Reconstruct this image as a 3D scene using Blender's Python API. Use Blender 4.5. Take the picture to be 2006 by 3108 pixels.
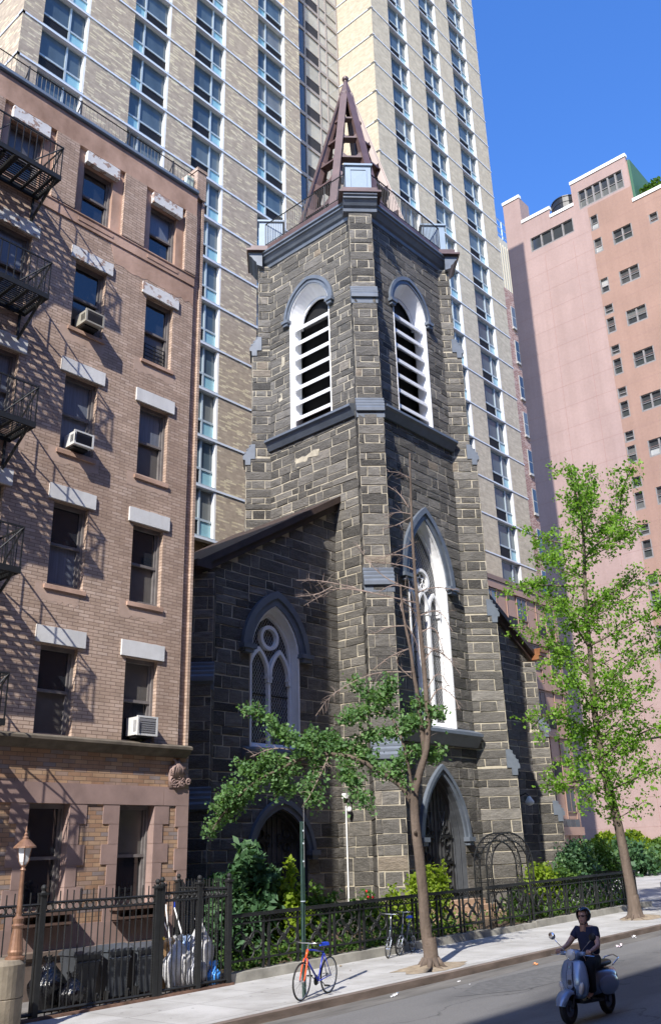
import bpy, math, random
import numpy as np
from mathutils import Vector, Matrix
from mathutils.geometry import tessellate_polygon

for _o in list(bpy.data.objects):
    bpy.data.objects.remove(_o)
SC = bpy.context.scene
COL = SC.collection
PI = math.pi
R2 = math.sqrt(.5)

# ------------------------------------------------------------------ camera
F_PX, W_PX, H_PX = 2729.6, 2006.0, 3108.0
PPX, PPY = 1080.7, 1546.0
YAW, PITCH, ROLL = math.radians(49.868), math.radians(21.187), math.radians(-2.209)
CAM_Z = 2.55
_cy, _sy, _cp, _sp = math.cos(YAW), math.sin(YAW), math.cos(PITCH), math.sin(PITCH)
_f = Vector((_sy*_cp, _cy*_cp, _sp))
_r = Vector((_cy, -_sy, 0))
_u = _r.cross(_f)
_r2 = math.cos(ROLL)*_r + math.sin(ROLL)*_u
_u2 = -math.sin(ROLL)*_r + math.cos(ROLL)*_u
cam = bpy.data.cameras.new('camera')
camo = bpy.data.objects.new('camera', cam)
COL.objects.link(camo)
cam.sensor_fit = 'HORIZONTAL'
cam.sensor_width = 36.0
cam.lens = 36.0*F_PX/W_PX
cam.shift_x = (W_PX/2-PPX)/W_PX
cam.shift_y = (PPY-H_PX/2)/W_PX
cam.clip_start = .1
cam.clip_end = 2000
m = Matrix.Identity(4)
for i in range(3):
    m[i][0], m[i][1], m[i][2] = _r2[i], _u2[i], -_f[i]
m[2][3] = CAM_Z
camo.matrix_world = m
SC.camera = camo
SC.render.resolution_x, SC.render.resolution_y = 660, 1024

# ------------------------------------------------------------------ sky, sun, exposure
SUN = Vector((2.45, 1.0, -2.42)).normalized()        # the way the light travels
w = bpy.data.worlds.new('World')
SC.world = w
w.use_nodes = True
nt = w.node_tree
bg = nt.nodes['Background']
sky = nt.nodes.new('ShaderNodeTexSky')
sky.sky_type = 'NISHITA'
sky.sun_disc = False
sky.sun_elevation = math.asin(-SUN.z)
sky.sun_rotation = math.atan2(-SUN.x, -SUN.y) % (2*PI)
sky.altitude = 0
sky.air_density = 1.0
sky.dust_density = .3
sky.ozone_density = 2.6
hs = nt.nodes.new('ShaderNodeHueSaturation')        # deep clear-day blue
hs.inputs['Saturation'].default_value = 1.28
hs.inputs['Value'].default_value = 1.8
hs.inputs['Hue'].default_value = .513
nt.links.new(sky.outputs[0], hs.inputs['Color'])
nt.links.new(hs.outputs[0], bg.inputs[0])
bg.inputs[1].default_value = .13
sl = bpy.data.lights.new('sun', 'SUN')
sl.energy = 5.0
sl.angle = math.radians(.53)
sl.color = (1.0, .95, .87)
so = bpy.data.objects.new('sun', sl)
COL.objects.link(so)
so.rotation_euler = SUN.to_track_quat('-Z', 'Y').to_euler()
so.location = (-40, -20, 60)
SC.view_settings.view_transform = 'Standard'
SC.view_settings.look = 'None'
SC.view_settings.exposure = .6
SC.view_settings.gamma = 1

# ------------------------------------------------------------------ helpers
def gz(x): return .0125*(x-14)          # the street climbs gently to the right

class Fr:
    """a vertical wall's own axes: a along the wall, z up, d outward"""
    def __init__(s, o, u, n):
        s.o, s.u, s.n = o, u, n
    def P(s, a, z, d=0.):
        return (s.o[0]+s.u[0]*a+s.n[0]*d, s.o[1]+s.u[1]*a+s.n[1]*d, z)

class MB:
    def __init__(s):
        s.v, s.f, s.m, s.t = [], [], [], []
        s.cm, s.ct = 0, 1.0
    def add(s, vs, fs):
        b = len(s.v)
        s.v.extend(vs)
        for f in fs:
            s.f.append([b+i for i in f]); s.m.append(s.cm); s.t.append(s.ct)
    def quad(s, *p): s.add(list(p), [list(range(len(p)))])
    def hexa(s, p):
        s.add(p, [(0,3,2,1),(4,5,6,7),(0,1,5,4),(1,2,6,5),(2,3,7,6),(3,0,4,7)])
    def box(s, x0, x1, y0, y1, z0, z1, k0=0., k1=0.):
        s.hexa([(x0,y0,z0+k0),(x1,y0,z0+k1),(x1,y1,z0+k1),(x0,y1,z0+k0),(x0,y0,z1+k0),(x1,y0,z1+k1),(x1,y1,z1+k1),(x0,y1,z1+k0)])
    def fbox(s, F, a0, a1, z0, z1, d0, d1):
        s.hexa([F.P(a0,z0,d1),F.P(a1,z0,d1),F.P(a1,z0,d0),F.P(a0,z0,d0),F.P(a0,z1,d1),F.P(a1,z1,d1),F.P(a1,z1,d0),F.P(a0,z1,d0)])
    def prism(s, F, prof, a0, a1):
        """profile of (d,z) swept along a"""
        n = len(prof)
        vs = [F.P(a0, z, d) for d, z in prof]+[F.P(a1, z, d) for d, z in prof]
        fs = [list(range(n)), list(range(2*n-1, n-1, -1))]
        fs += [(i, i+n, (i+1) % n+n, (i+1) % n) for i in range(n)]
        s.add(vs, fs)
    def slab(s, F, poly, d0, d1):
        """outline of (a,z) given thickness"""
        n = len(poly)
        vs = [F.P(a, z, d1) for a, z in poly]+[F.P(a, z, d0) for a, z in poly]
        fs = [list(range(n)), list(range(2*n-1, n-1, -1))]
        fs += [(i, i+n, (i+1) % n+n, (i+1) % n) for i in range(n)]
        s.add(vs, fs)
    def wall(s, F, outer, holes, d=0., reveal=0.):
        pl = [[Vector((a, z, 0)) for a, z in outer]]+[[Vector((a, z, 0)) for a, z in h] for h in holes]
        flat = [q for l in pl for q in l]
        tr = tessellate_polygon(pl)
        fs = []
        for t in tr:
            q = [flat[i] for i in t]
            ar = (q[1].x-q[0].x)*(q[2].y-q[0].y)-(q[1].y-q[0].y)*(q[2].x-q[0].x)
            if abs(ar) < 1e-9: continue
            fs.append(tuple(t))
        s.add([F.P(q.x, q.y, d) for q in flat], fs)
        if reveal:
            for h in holes:
                n = len(h)
                for i in range(n):
                    a, b = h[i], h[(i+1) % n]
                    s.quad(F.P(*a, d), F.P(*b, d), F.P(*b, d-reveal), F.P(*a, d-reveal))
    def strip(s, F, p1, d1, p2, d2):
        vs = [F.P(a, z, d1) for a, z in p1]+[F.P(a, z, d2) for a, z in p2]
        n = len(p1)
        s.add(vs, [(i, i+1, n+i+1, n+i) for i in range(n-1)])
    def band(s, F, pi_, po, d0, d1):
        s.strip(F, pi_, d1, po, d1); s.strip(F, po, d1, po, d0); s.strip(F, pi_, d0, pi_, d1)
        for e in (0, -1):
            s.quad(F.P(*pi_[e], d0), F.P(*pi_[e], d1), F.P(*po[e], d1), F.P(*po[e], d0))
    def tube(s, pts, r, n=6, cap=True, closed=False):
        k = len(pts)
        rs = r if isinstance(r, (list, tuple)) else [r]*k
        P = [Vector(p) for p in pts]
        vs = []
        up = None
        for i in range(k):
            if closed: t = P[(i+1) % k]-P[i-1]
            else: t = P[min(i+1, k-1)]-P[max(i-1, 0)]
            if t.length < 1e-9: t = Vector((0, 0, 1))
            t.normalize()
            if up is None:
                up = Vector((0, 0, 1)) if abs(t.z) < .9 else Vector((1, 0, 0))
            x = up-t*up.dot(t)
            if x.length < 1e-6: x = t.orthogonal()
            x.normalize(); up = x
            y = t.cross(x)
            for j in range(n):
                a = 2*PI*j/n
                vs.append(tuple(P[i]+(x*math.cos(a)+y*math.sin(a))*rs[i]))
        fs = []
        for i in range(k if closed else k-1):
            b, c = i*n, ((i+1) % k)*n
            fs += [(b+j, b+(j+1) % n, c+(j+1) % n, c+j) for j in range(n)]
        if cap and not closed:
            fs += [tuple(range(n-1, -1, -1)), tuple(range((k-1)*n, k*n))]
        s.add(vs, fs)
    def lathe(s, prof, c=(0, 0, 0), n=12, axis=None, cap=True):
        """profile of (r,h) turned about an axis (default z) through c"""
        A = Vector(axis or (0, 0, 1)).normalized()
        X = A.orthogonal().normalized() if axis else Vector((1, 0, 0))
        Y = A.cross(X)
        c = Vector(c)
        vs = []
        for r, h in prof:
            for j in range(n):
                a = 2*PI*j/n
                vs.append(tuple(c+A*h+(X*math.cos(a)+Y*math.sin(a))*r))
        fs = []
        for i in range(len(prof)-1):
            fs += [(i*n+j, i*n+(j+1) % n, (i+1)*n+(j+1) % n, (i+1)*n+j) for j in range(n)]
        if cap:
            fs += [tuple(range(n-1, -1, -1)), tuple(range((len(prof)-1)*n, len(prof)*n))]
        s.add(vs, fs)
    def ell(s, c, r, n=12, k=8, rot=None):
        vs, fs = [], []
        c = Vector(c)
        for i in range(k+1):
            th = PI*i/k
            for j in range(n):
                a = 2*PI*j/n
                q = Vector((r[0]*math.sin(th)*math.cos(a), r[1]*math.sin(th)*math.sin(a), r[2]*math.cos(th)))
                if rot: q = rot @ q
                vs.append(tuple(c+q))
        for i in range(k):
            fs += [(i*n+j, (i+1)*n+j, (i+1)*n+(j+1) % n, i*n+(j+1) % n) for j in range(n)]
        s.add(vs, fs)
    def torus(s, c, R, r, axis, n=24, k=6):
        A = Vector(axis).normalized(); X = A.orthogonal().normalized(); Y = A.cross(X); c = Vector(c)
        s.tube([tuple(c+(X*math.cos(2*PI*i/n)+Y*math.sin(2*PI*i/n))*R) for i in range(n)], r, k, closed=True)
    def loft(s, rings, cap=True):
        n = len(rings[0])
        vs = [tuple(p) for r in rings for p in r]
        fs = []
        for i in range(len(rings)-1):
            fs += [(i*n+j, i*n+(j+1) % n, (i+1)*n+(j+1) % n, (i+1)*n+j) for j in range(n)]
        if cap: fs += [tuple(range(n-1, -1, -1)), tuple(range((len(rings)-1)*n, len(rings)*n))]
        s.add(vs, fs)
    def xf(s, M, start=0):
        for i in range(start, len(s.v)): s.v[i] = tuple(M @ Vector(s.v[i]))
    def build(s, name, mats, parent=None, smooth=False, tone=False):
        me = bpy.data.meshes.new(name)
        me.from_pydata([tuple(q) for q in s.v], [], s.f)
        for q in (mats if isinstance(mats, (list, tuple)) else [mats]): me.materials.append(q)
        finish(me, s.m, s.t if tone else None, smooth)
        return link(name, me, parent)

def finish(me, mi=None, tone=None, smooth=False):
    npoly = len(me.polygons)
    if mi is not None: me.polygons.foreach_set('material_index', np.array(mi, dtype=np.int32))
    if smooth: me.polygons.foreach_set('use_smooth', np.ones(npoly, dtype=bool))
    me.update()
    nl = len(me.loops)
    co = np.empty(len(me.vertices)*3); me.vertices.foreach_get('co', co); co = co.reshape(-1, 3)
    lv = np.empty(nl, dtype=np.int32); me.loops.foreach_get('vertex_index', lv)
    tot = np.empty(npoly, dtype=np.int32); me.polygons.foreach_get('loop_total', tot)
    nr = np.empty(npoly*3); me.polygons.foreach_get('normal', nr); nr = np.repeat(nr.reshape(-1, 3), tot, axis=0)
    p = co[lv]
    h = np.hypot(nr[:, 0], nr[:, 1])+1e-9
    tx, ty = -nr[:, 1]/h, nr[:, 0]/h
    sg = np.where(np.abs(tx) > np.abs(ty), np.sign(tx), np.sign(ty)); sg[sg == 0] = 1
    uv = np.stack([(p[:, 0]*tx+p[:, 1]*ty)*sg, p[:, 2]], 1)
    fl = np.abs(nr[:, 2]) > .75
    uv[fl] = p[fl][:, :2]
    ul = me.uv_layers.new(name='uv')
    ul.data.foreach_set('uv', uv.ravel())
    if tone is not None:
        at = me.color_attributes.new('tone', 'FLOAT_COLOR', 'CORNER')
        t = np.repeat(np.array(tone), tot)
        at.data.foreach_set('color', np.stack([t, t, t, np.ones_like(t)], 1).ravel())

def link(name, me, parent=None):
    o = bpy.data.objects.new(name, me)
    COL.objects.link(o)
    if parent:
        o.parent = parent
        if any(parent_loc(parent)): o.matrix_parent_inverse = pmat(parent).inverted()
    return o
def pmat(o):
    return Matrix.Translation(o.location) @ o.rotation_euler.to_matrix().to_4x4() if o.parent is None else Matrix.Identity(4)
def parent_loc(o): return (abs(o.location.x)+abs(o.location.y)+abs(o.location.z)+abs(o.rotation_euler.z) > 0,) if o.parent is None else (False,)

def tag(o, label, cat, group=None, kind=None):
    if label: o['label'] = label
    if cat: o['category'] = cat
    if group: o['group'] = group
    if kind: o['kind'] = kind
    return o
def thing(name, label, cat, loc=(0, 0, 0), group=None):
    o = bpy.data.objects.new(name, None)
    o.empty_display_size = .3
    COL.objects.link(o)
    o.location = loc
    return tag(o, label, cat, group)
def dup(root, loc, rz, label, group=None):
    """copy of a thing built about its own origin, with its parts and sub-parts"""
    r = root.copy(); COL.objects.link(r); r.location = loc; r.rotation_euler = (0, 0, rz); r['label'] = label
    if group: r['group'] = group
    for ch in list(root.children):
        c = ch.copy(); COL.objects.link(c); c.parent = r; c.matrix_parent_inverse = ch.matrix_parent_inverse.copy()
        for g in ch.children:
            d = g.copy(); COL.objects.link(d); d.parent = c
    return r
def part(o, parent, name, loc=(0, 0, 0)):
    """another copy of a part's mesh under the same thing"""
    c = bpy.data.objects.new(name, o.data); COL.objects.link(c); c.parent = parent
    c.location = loc
    return c

def arch(c, w, z0, zs, zt, n=9, legs=True):
    """pointed arch outline, bottom left to bottom right"""
    r = zt-zs
    R = (w*w+r*r)/(2*w)
    L = []
    e = math.atan2(r, R-w) if R > w else math.atan2(r, -(w-R))
    for i in range(n+1):
        t = e*i/n
        L.append((-R*math.cos(t)+(R-w), zs+R*math.sin(t)))
    L[-1] = (0., zt)
    out = [(c+a, z) for a, z in L]+[(c-a, z) for a, z in L[-2::-1]]
    if legs and z0 < zs: out = [(c-w, z0)]+out+[(c+w, z0)]
    return out
def arch_half(w, z0, zs, zt, z):
    if z < z0 or z > zt: return 0
    if z <= zs: return w
    r = zt-zs; R = (w*w+r*r)/(2*w)
    return max(0, math.sqrt(max(0, R*R-(z-zs)**2))-(R-w))

# ------------------------------------------------------------------ materials
def nodes(name):
    mt = bpy.data.materials.new(name); mt.use_nodes = True
    t = mt.node_tree
    return mt, t, t.nodes['Principled BSDF'], lambda k: t.nodes.new('ShaderNode'+k), t.links.new
def ramp(N, stops, interp='LINEAR'):
    r = N('ValToRGB'); e = r.color_ramp.elements; r.color_ramp.interpolation = interp
    while len(e) < len(stops): e.new(.5)
    for i, (p, c) in enumerate(stops):
        e[i].position = p; e[i].color = (*c, 1) if len(c) == 3 else c
    return r
def mixrgb(N, L, typ, fac, a, b):
    x = N('MixRGB'); x.blend_type = typ
    for i, q in enumerate((fac, a, b)):
        if hasattr(q, 'is_linked'): L(q, x.inputs[i])
        elif isinstance(q, (int, float)): x.inputs[i].default_value = q if i == 0 else (q, q, q, 1)
        else: x.inputs[i].default_value = (*q, 1)
    return x.outputs[0]
def noise(N, L, scale, detail=4, coord='Object', stretch=None, rough=.6):
    tc = N('TexCoord'); n = N('TexNoise'); n.inputs['Scale'].default_value = scale
    n.inputs['Detail'].default_value = detail; n.inputs['Roughness'].default_value = rough
    src = tc.outputs[coord]
    if stretch:
        mp = N('Mapping'); mp.inputs['Scale'].default_value = stretch; L(src, mp.inputs[0]); src = mp.outputs[0]
    L(src, n.inputs['Vector'])
    return n.outputs['Fac']
def bumped(N, L, b, h, strength=.4, dist=.02):
    k = N('Bump'); k.inputs['Strength'].default_value = strength; k.inputs['Distance'].default_value = dist
    L(h, k.inputs['Height']); L(k.outputs[0], b.inputs['Normal'])
def M(name, col, rough=.7, metal=0., var=None, bump=None, spec=.35, dark=None):
    """plain stuff with mottling var=(scale, amount[, stretch]) and relief bump=(scale, strength, distance)"""
    mt, t, b, N, L = nodes(name)
    b.inputs['Base Color'].default_value = (*col, 1)
    b.inputs['Roughness'].default_value = rough
    b.inputs['Metallic'].default_value = metal
    b.inputs['Specular IOR Level'].default_value = spec
    if var:
        n = noise(N, L, var[0], 6, stretch=var[2] if len(var) > 2 else None)
        lo = dark or tuple(max(0, c*(1-var[1])) for c in col); hi = tuple(min(1, c*(1+var[1])) for c in col)
        r = ramp(N, [(.3, lo), (.7, hi)]); L(n, r.inputs[0]); L(r.outputs[0], b.inputs['Base Color'])
    if bump: bumped(N, L, b, noise(N, L, bump[0], 5), bump[1], bump[2])
    return mt
def brick(name, bw, bh, stops, mortar, ms=.008, bump=.3, stain=None, warp=.0, scale_stain=.5, offset=.5, rough=.85):
    """brickwork: each brick takes one of the colours in stops"""
    mt, t, b, N, L = nodes(name)
    tc = N('TexCoord'); br = N('TexBrick')
    L(tc.outputs['UV'], br.inputs['Vector'])
    br.offset = offset
    br.inputs['Scale'].default_value = 1
    br.inputs['Color1'].default_value = (0, 0, 0, 1); br.inputs['Color2'].default_value = (1, 1, 1, 1)
    br.inputs['Mortar'].default_value = (.5, .5, .5, 1)
    br.inputs['Brick Width'].default_value = bw; br.inputs['Row Height'].default_value = bh
    br.inputs['Mortar Size'].default_value = ms; br.inputs['Mortar Smooth'].default_value = .2
    r = ramp(N, stops, 'CONSTANT'); L(br.outputs['Color'], r.inputs[0])
    c = mixrgb(N, L, 'MIX', br.outputs['Fac'], r.outputs[0], mortar)
    n = noise(N, L, 3.0, 6)
    rr = ramp(N, [(.3, (.82, .82, .82)), (.7, (1.12, 1.12, 1.12))]); L(n, rr.inputs[0])
    c = mixrgb(N, L, 'MULTIPLY', 1., c, rr.outputs[0])
    if stain:
        n2 = noise(N, L, scale_stain, 6, stretch=(1, 1, .45))
        r2 = ramp(N, [(.5, (0, 0, 0)), (.72, (1, 1, 1))]); L(n2, r2.inputs[0])
        f = N('Math'); f.operation = 'MULTIPLY'; f.inputs[1].default_value = stain[1]; L(r2.outputs[0], f.inputs[0])
        c = mixrgb(N, L, 'MIX', f.outputs[0], c, stain[0])
    L(c, b.inputs['Base Color'])
    b.inputs['Roughness'].default_value = rough
    b.inputs['Specular IOR Level'].default_value = .25
    iv = N('Math'); iv.operation = 'SUBTRACT'; iv.inputs[0].default_value = 1; L(br.outputs['Fac'], iv.inputs[1])
    bumped(N, L, b, iv.outputs[0], bump, .01)
    return mt
def stone_mat(name, lo, hi):
    """rock-faced ashlar: each block carries its own tone, streaked along its bed"""
    mt, t, b, N, L = nodes(name)
    at = N('Attribute'); at.attribute_name = 'tone'
    r = ramp(N, [(0, lo), (.62, hi), (.86, tuple(q*1.35 for q in hi)), (1, (.235, .19, .14))]); L(at.outputs['Fac'], r.inputs[0])
    n = noise(N, L, 2.2, 9, stretch=(1, 1, 4.5), rough=.7)
    rr = ramp(N, [(.3, (.55, .55, .55)), (.55, (1, 1, 1)), (.8, (1.6, 1.55, 1.5))]); L(n, rr.inputs[0])
    c = mixrgb(N, L, 'MULTIPLY', 1., r.outputs[0], rr.outputs[0])
    n3 = noise(N, L, 26., 4, stretch=(1, 1, 2.2))
    r3 = ramp(N, [(.53, (0, 0, 0)), (.72, (.6, .6, .6))]); L(n3, r3.inputs[0])
    c = mixrgb(N, L, 'MIX', r3.outputs[0], c, (.30, .285, .26))
    L(c, b.inputs['Base Color'])
    b.inputs['Roughness'].default_value = .92
    b.inputs['Specular IOR Level'].default_value = .2
    bumped(N, L, b, noise(N, L, 7., 8, stretch=(1, 1, 2.4), rough=.7), .9, .06)
    return mt
def glass(name, col, rough=.06, spec=.6, var=None):
    mt, t, b, N, L = nodes(name)
    b.inputs['Base Color'].default_value = (*col, 1)
    b.inputs['Roughness'].default_value = rough
    b.inputs['Specular IOR Level'].default_value = spec
    b.inputs['IOR'].default_value = 1.52
    if var:
        oi = N('ObjectInfo'); tc = N('TexCoord')
        r = ramp(N, var, 'CONSTANT'); L(oi.outputs['Random'], r.inputs[0])
        n = noise(N, L, 1.6, 3, stretch=(1, 1, .4))
        c = mixrgb(N, L, 'MULTIPLY', .5, r.outputs[0], n)
        L(c, b.inputs['Base Color'])
    bumped(N, L, b, noise(N, L, 1.2, 2), .03, .05)
    return mt
def leafmat(name, cols, trans=.35):
    mt, t, b, N, L = nodes(name)
    at = N('Attribute'); at.attribute_name = 'tone'
    r = ramp(N, [(i/(len(cols)-1), c) for i, c in enumerate(cols)]); L(at.outputs['Fac'], r.inputs[0])
    L(r.outputs[0], b.inputs['Base Color'])
    b.inputs['Roughness'].default_value = .55
    b.inputs['Specular IOR Level'].default_value = .3
    tr = N('BsdfTranslucent')
    br = mixrgb(N, L, 'MULTIPLY', 1., r.outputs[0], (1.5, 1.6, .7)); L(br, tr.inputs[0])
    mx = N('MixShader'); mx.inputs[0].default_value = trans
    L(b.outputs[0], mx.inputs[1]); L(tr.outputs[0], mx.inputs[2])
    L(mx.outputs[0], t.nodes['Material Output'].inputs[0])
    return mt

STONE = stone_mat('ashlar', (.056, .053, .049), (.162, .151, .135))
MORTAR = M('mortar', (.42, .375, .29), .95, var=(3, .25))
WHITE = M('white_paint', (.80, .80, .80), .5, var=(3, .05))
BLUE = M('blue_grey_paint', (.12, .14, .17), .45, var=(1.6, .2), spec=.5)
PALEBLUE = M('pale_blue_paint', (.25, .32, .39), .45, var=(1.6, .08), spec=.5)
BROWNMETAL = M('brown_metal', (.115, .07, .062), .4, metal=.1, var=(1.2, .25), spec=.6)
ROOFBROWN = M('roof_brown', (.05, .034, .029), .6, var=(1.5, .3))
BLACKIRON = M('black_iron', (.011, .012, .013), .6, var=(9, .3), spec=.5)
DARKDOOR = M('dark_door_paint', (.06, .061, .063), .5, var=(3, .3))
BLACK = M('black_void', (.006, .006, .007), .9)
CREVICE = M('dark_timber', (.02, .02, .022), .8)
# ------------------------------------------------------------------ ground
ASPHALT = None
def asphalt():
    mt, t, b, N, L = nodes('asphalt')
    n = noise(N, L, 40, 6); r = ramp(N, [(.3, (.105, .105, .106)), (.7, (.165, .162, .158))]); L(n, r.inputs[0])
    n2 = noise(N, L, .35, 6, stretch=(.35, 1, 1)); r2 = ramp(N, [(.38, (.66, .66, .67)), (.5, (1, 1, 1)), (.66, (1.2, 1.19, 1.17))]); L(n2, r2.inputs[0])
    c = mixrgb(N, L, 'MULTIPLY', 1., r.outputs[0], r2.outputs[0])
    tc = N('TexCoord'); mp = N('Mapping'); mp.inputs['Scale'].default_value = (.22, .5, 1); L(tc.outputs['Object'], mp.inputs[0])
    nz = N('TexNoise'); nz.inputs['Scale'].default_value = .9; nz.inputs['Detail'].default_value = 5; L(mp.outputs[0], nz.inputs['Vector'])
    av = N('Math'); av.operation = 'SUBTRACT'; av.inputs[1].default_value = .5; L(nz.outputs['Fac'], av.inputs[0])
    ab = N('Math'); ab.operation = 'ABSOLUTE'; L(av.outputs[0], ab.inputs[0])
    rc = ramp(N, [(0, (.35, .35, .35)), (.007, (1, 1, 1))]); L(ab.outputs[0], rc.inputs[0])
    c = mixrgb(N, L, 'MULTIPLY', .8, c, rc.outputs[0])
    L(c, b.inputs['Base Color']); b.inputs['Roughness'].default_value = .85
    bumped(N, L, b, n, .35, .01)
    return mt
def concrete():
    mt, t, b, N, L = nodes('pavement')
    tc = N('TexCoord'); br = N('TexBrick'); L(tc.outputs['UV'], br.inputs['Vector'])
    br.offset = 0; br.inputs['Brick Width'].default_value = 1.62; br.inputs['Row Height'].default_value = 1.72
    br.inputs['Mortar Size'].default_value = .009; br.inputs['Scale'].default_value = 1
    br.inputs['Color1'].default_value = (.0, .0, .0, 1); br.inputs['Color2'].default_value = (1, 1, 1, 1)
    r0 = ramp(N, [(0, (.38, .375, .365)), (1, (.45, .445, .435))]); L(br.outputs['Color'], r0.inputs[0])
    c = mixrgb(N, L, 'MIX', br.outputs['Fac'], r0.outputs[0], (.2, .19, .18))
    n = noise(N, L, .9, 7); r = ramp(N, [(.35, (.78, .77, .75)), (.6, (1.05, 1.05, 1.05))]); L(n, r.inputs[0])
    c = mixrgb(N, L, 'MULTIPLY', 1., c, r.outputs[0])
    vo = N('TexVoronoi'); vo.inputs['Scale'].default_value = 2.6; L(tc.outputs['Object'], vo.inputs['Vector'])
    rv = ramp(N, [(.07, (.3, .3, .3)), (.1, (1, 1, 1))]); L(vo.outputs['Distance'], rv.inputs[0])
    c = mixrgb(N, L, 'MULTIPLY', .7, c, rv.outputs[0])
    n2 = noise(N, L, 60, 4); r2 = ramp(N, [(.3, (.85, .85, .85)), (.7, (1.1, 1.1, 1.1))]); L(n2, r2.inputs[0])
    c = mixrgb(N, L, 'MULTIPLY', 1., c, r2.outputs[0])
    L(c, b.inputs['Base Color']); b.inputs['Roughness'].default_value = .9
    bumped(N, L, b, n2, .2, .005)
    return mt
ASPHALT = asphalt(); PAVE = concrete()
KERB = M('kerb_stone', (.16, .125, .105), .85, var=(1.1, .45, (1, 4, 4)), bump=(30, .3, .01))
COPINGSTONE = M('weathered_coping', (.27, .26, .23), .9, var=(1.5, .35), bump=(14, .4, .02))
SOIL = M('soil', (.10, .07, .045), .95, var=(5, .45), bump=(12, .8, .05))
DUST = M('tree_pit_dust', (.29, .235, .17), .95, var=(5, .25), bump=(20, .6, .03))
def sheet(name, x0, x1, y0, y1, base, mat, thick=.3):
    b = MB()
    b.hexa([(x0,y0,gz(x0)+base-thick),(x1,y0,gz(x1)+base-thick),(x1,y1,gz(x1)+base-thick),(x0,y1,gz(x0)+base-thick),
            (x0,y0,gz(x0)+base),(x1,y0,gz(x1)+base),(x1,y1,gz(x1)+base),(x0,y1,gz(x0)+base)])
    return tag(b.build(name, mat), None, None, kind='structure')
sheet('road', -150, 320, -120, 320, -.16, ASPHALT)
sheet('pavement', -60, 200, 13.55, 18.0, 0, PAVE, .14)
sheet('kerb', -60, 200, 13.38, 13.55, -.006, KERB, .2)
sheet('far_pavement', -60, 120, -3, 3.2, 0, PAVE, .14)
sheet('far_kerb', -60, 120, 3.2, 3.36, -.006, KERB, .2)
sheet('garden_soil', 15.2, 38.0, 17.27, 23.6, .1, SOIL, .24)
sheet('courtyard', 38.0, 110, 18.0, 60, .02, PAVE, .15)
sheet('areaway', 2, 15.2, 17.0, 19.4, .02, M('areaway_concrete', (.16, .15, .14), .9, var=(2, .3)), .15)
PATCH = M('asphalt_patch', (.11, .11, .111), .9, var=(7, .25), bump=(50, .3, .01))
b = MB(); rr_ = random.Random(2)
pp = [(16.6, 11.9), (18.4, 12.55), (21.3, 12.45), (23.2, 11.9), (22.9, 11.2), (20.1, 10.95), (17.9, 11.1)]
b.add([(x, y, gz(x)-.155) for x, y in pp], [tuple(range(len(pp)))])
tag(b.build('road_patch', PATCH), None, None, kind='structure')
b = MB(); b.hexa([(-60, 12.75, gz(-60)-.3), (120, 12.75, gz(120)-.3), (120, 13.38, gz(120)-.3), (-60, 13.38, gz(-60)-.3), (-60, 12.75, gz(-60)-.158), (120, 12.75, gz(120)-.158), (120, 13.38, gz(120)-.145), (-60, 13.38, gz(-60)-.145)])
tag(b.build('gutter_strip', M('gutter_grime', (.135, .128, .118), .9, var=(1.5, .35, (.4, 3, 1)), bump=(40, .3, .01))), None, None, kind='structure')
for nm, x, y in (('tree_pit', 18.99, 14.25), ('tree_pit', 32.44, 15.0)):
    b = MB(); n = 28; rnd = random.Random(int(x))
    ring = [(x+1.35*math.cos(2*PI*i/n)*rnd.uniform(.6, 1.1), y+.62*math.sin(2*PI*i/n)*rnd.uniform(.85, 1.1)) for i in range(n)]
    inner = [(x+(p[0]-x)*.35, y+(p[1]-y)*.4) for p in ring]
    vs = [(p[0], p[1], gz(p[0])+.006) for p in ring]+[(p[0], p[1], gz(p[0])+.07+rnd.uniform(-.01, .02)) for p in inner]+[(x, y, gz(x)+.12)]
    fs = [(i, (i+1) % n, n+(i+1) % n, n+i) for i in range(n)]+[(n+i, n+(i+1) % n, 2*n) for i in range(n)]
    b.add(vs, fs)
    tag(b.build(nm, DUST, smooth=True), None, None, kind='structure')

# ------------------------------------------------------------------ the row across the street, behind the viewpoint: its shadow lies on the near road
b = MB(); b.box(-75, 75, -16, -1.6, -.5, 28.2)
row = thing('apartment_row', 'tall brick apartment row across the street, behind the viewpoint, shading the near road', 'building', (-20, -1.6, 0))
b.build('wall', brick('row_brick', .22, .075, [(0, (.26, .12, .08)), (.5, (.32, .16, .11))], (.4, .36, .3)), row)
wb = MB()
for i in range(43):
    for k in range(7):
        if abs(-72.4+i*3.4) < 1.5 and k == 0: continue
        wb.box(-73+i*3.4, -71.8+i*3.4, -1.66, -1.56, 2.5+k*3.6, 4.5+k*3.6)
tag(wb.build('window', glass('row_glass', (.03, .04, .05)), row), None, None, kind='stuff')

bk = thing('added_sky_block', 'unseen tall block added behind the apartment row to cut the sky light', 'building', (0, -30, 0))  # unseen block added to hold back sky light on the street fronts
b = MB(); b.box(-80, 80, -40, -16.5, -1, 44); b.build('wall', brick('sky_block_brick', .22, .075, [(0, (.3, .2, .15)), (.5, (.36, .26, .2))], (.4, .36, .3)), bk)
nb = thing('added_side_row', 'unseen brick row added left of the tenement to block the low sky', 'building', (-15, 19.4, 0))  # unseen row added to shut out the bright low sky
b = MB(); b.box(-75, 1.9, 19.4, 40, -1, 24); b.build('wall', brick('side_row_brick', .22, .075, [(0, (.30, .16, .11)), (.5, (.36, .2, .14))], (.4, .36, .3)), nb)

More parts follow.
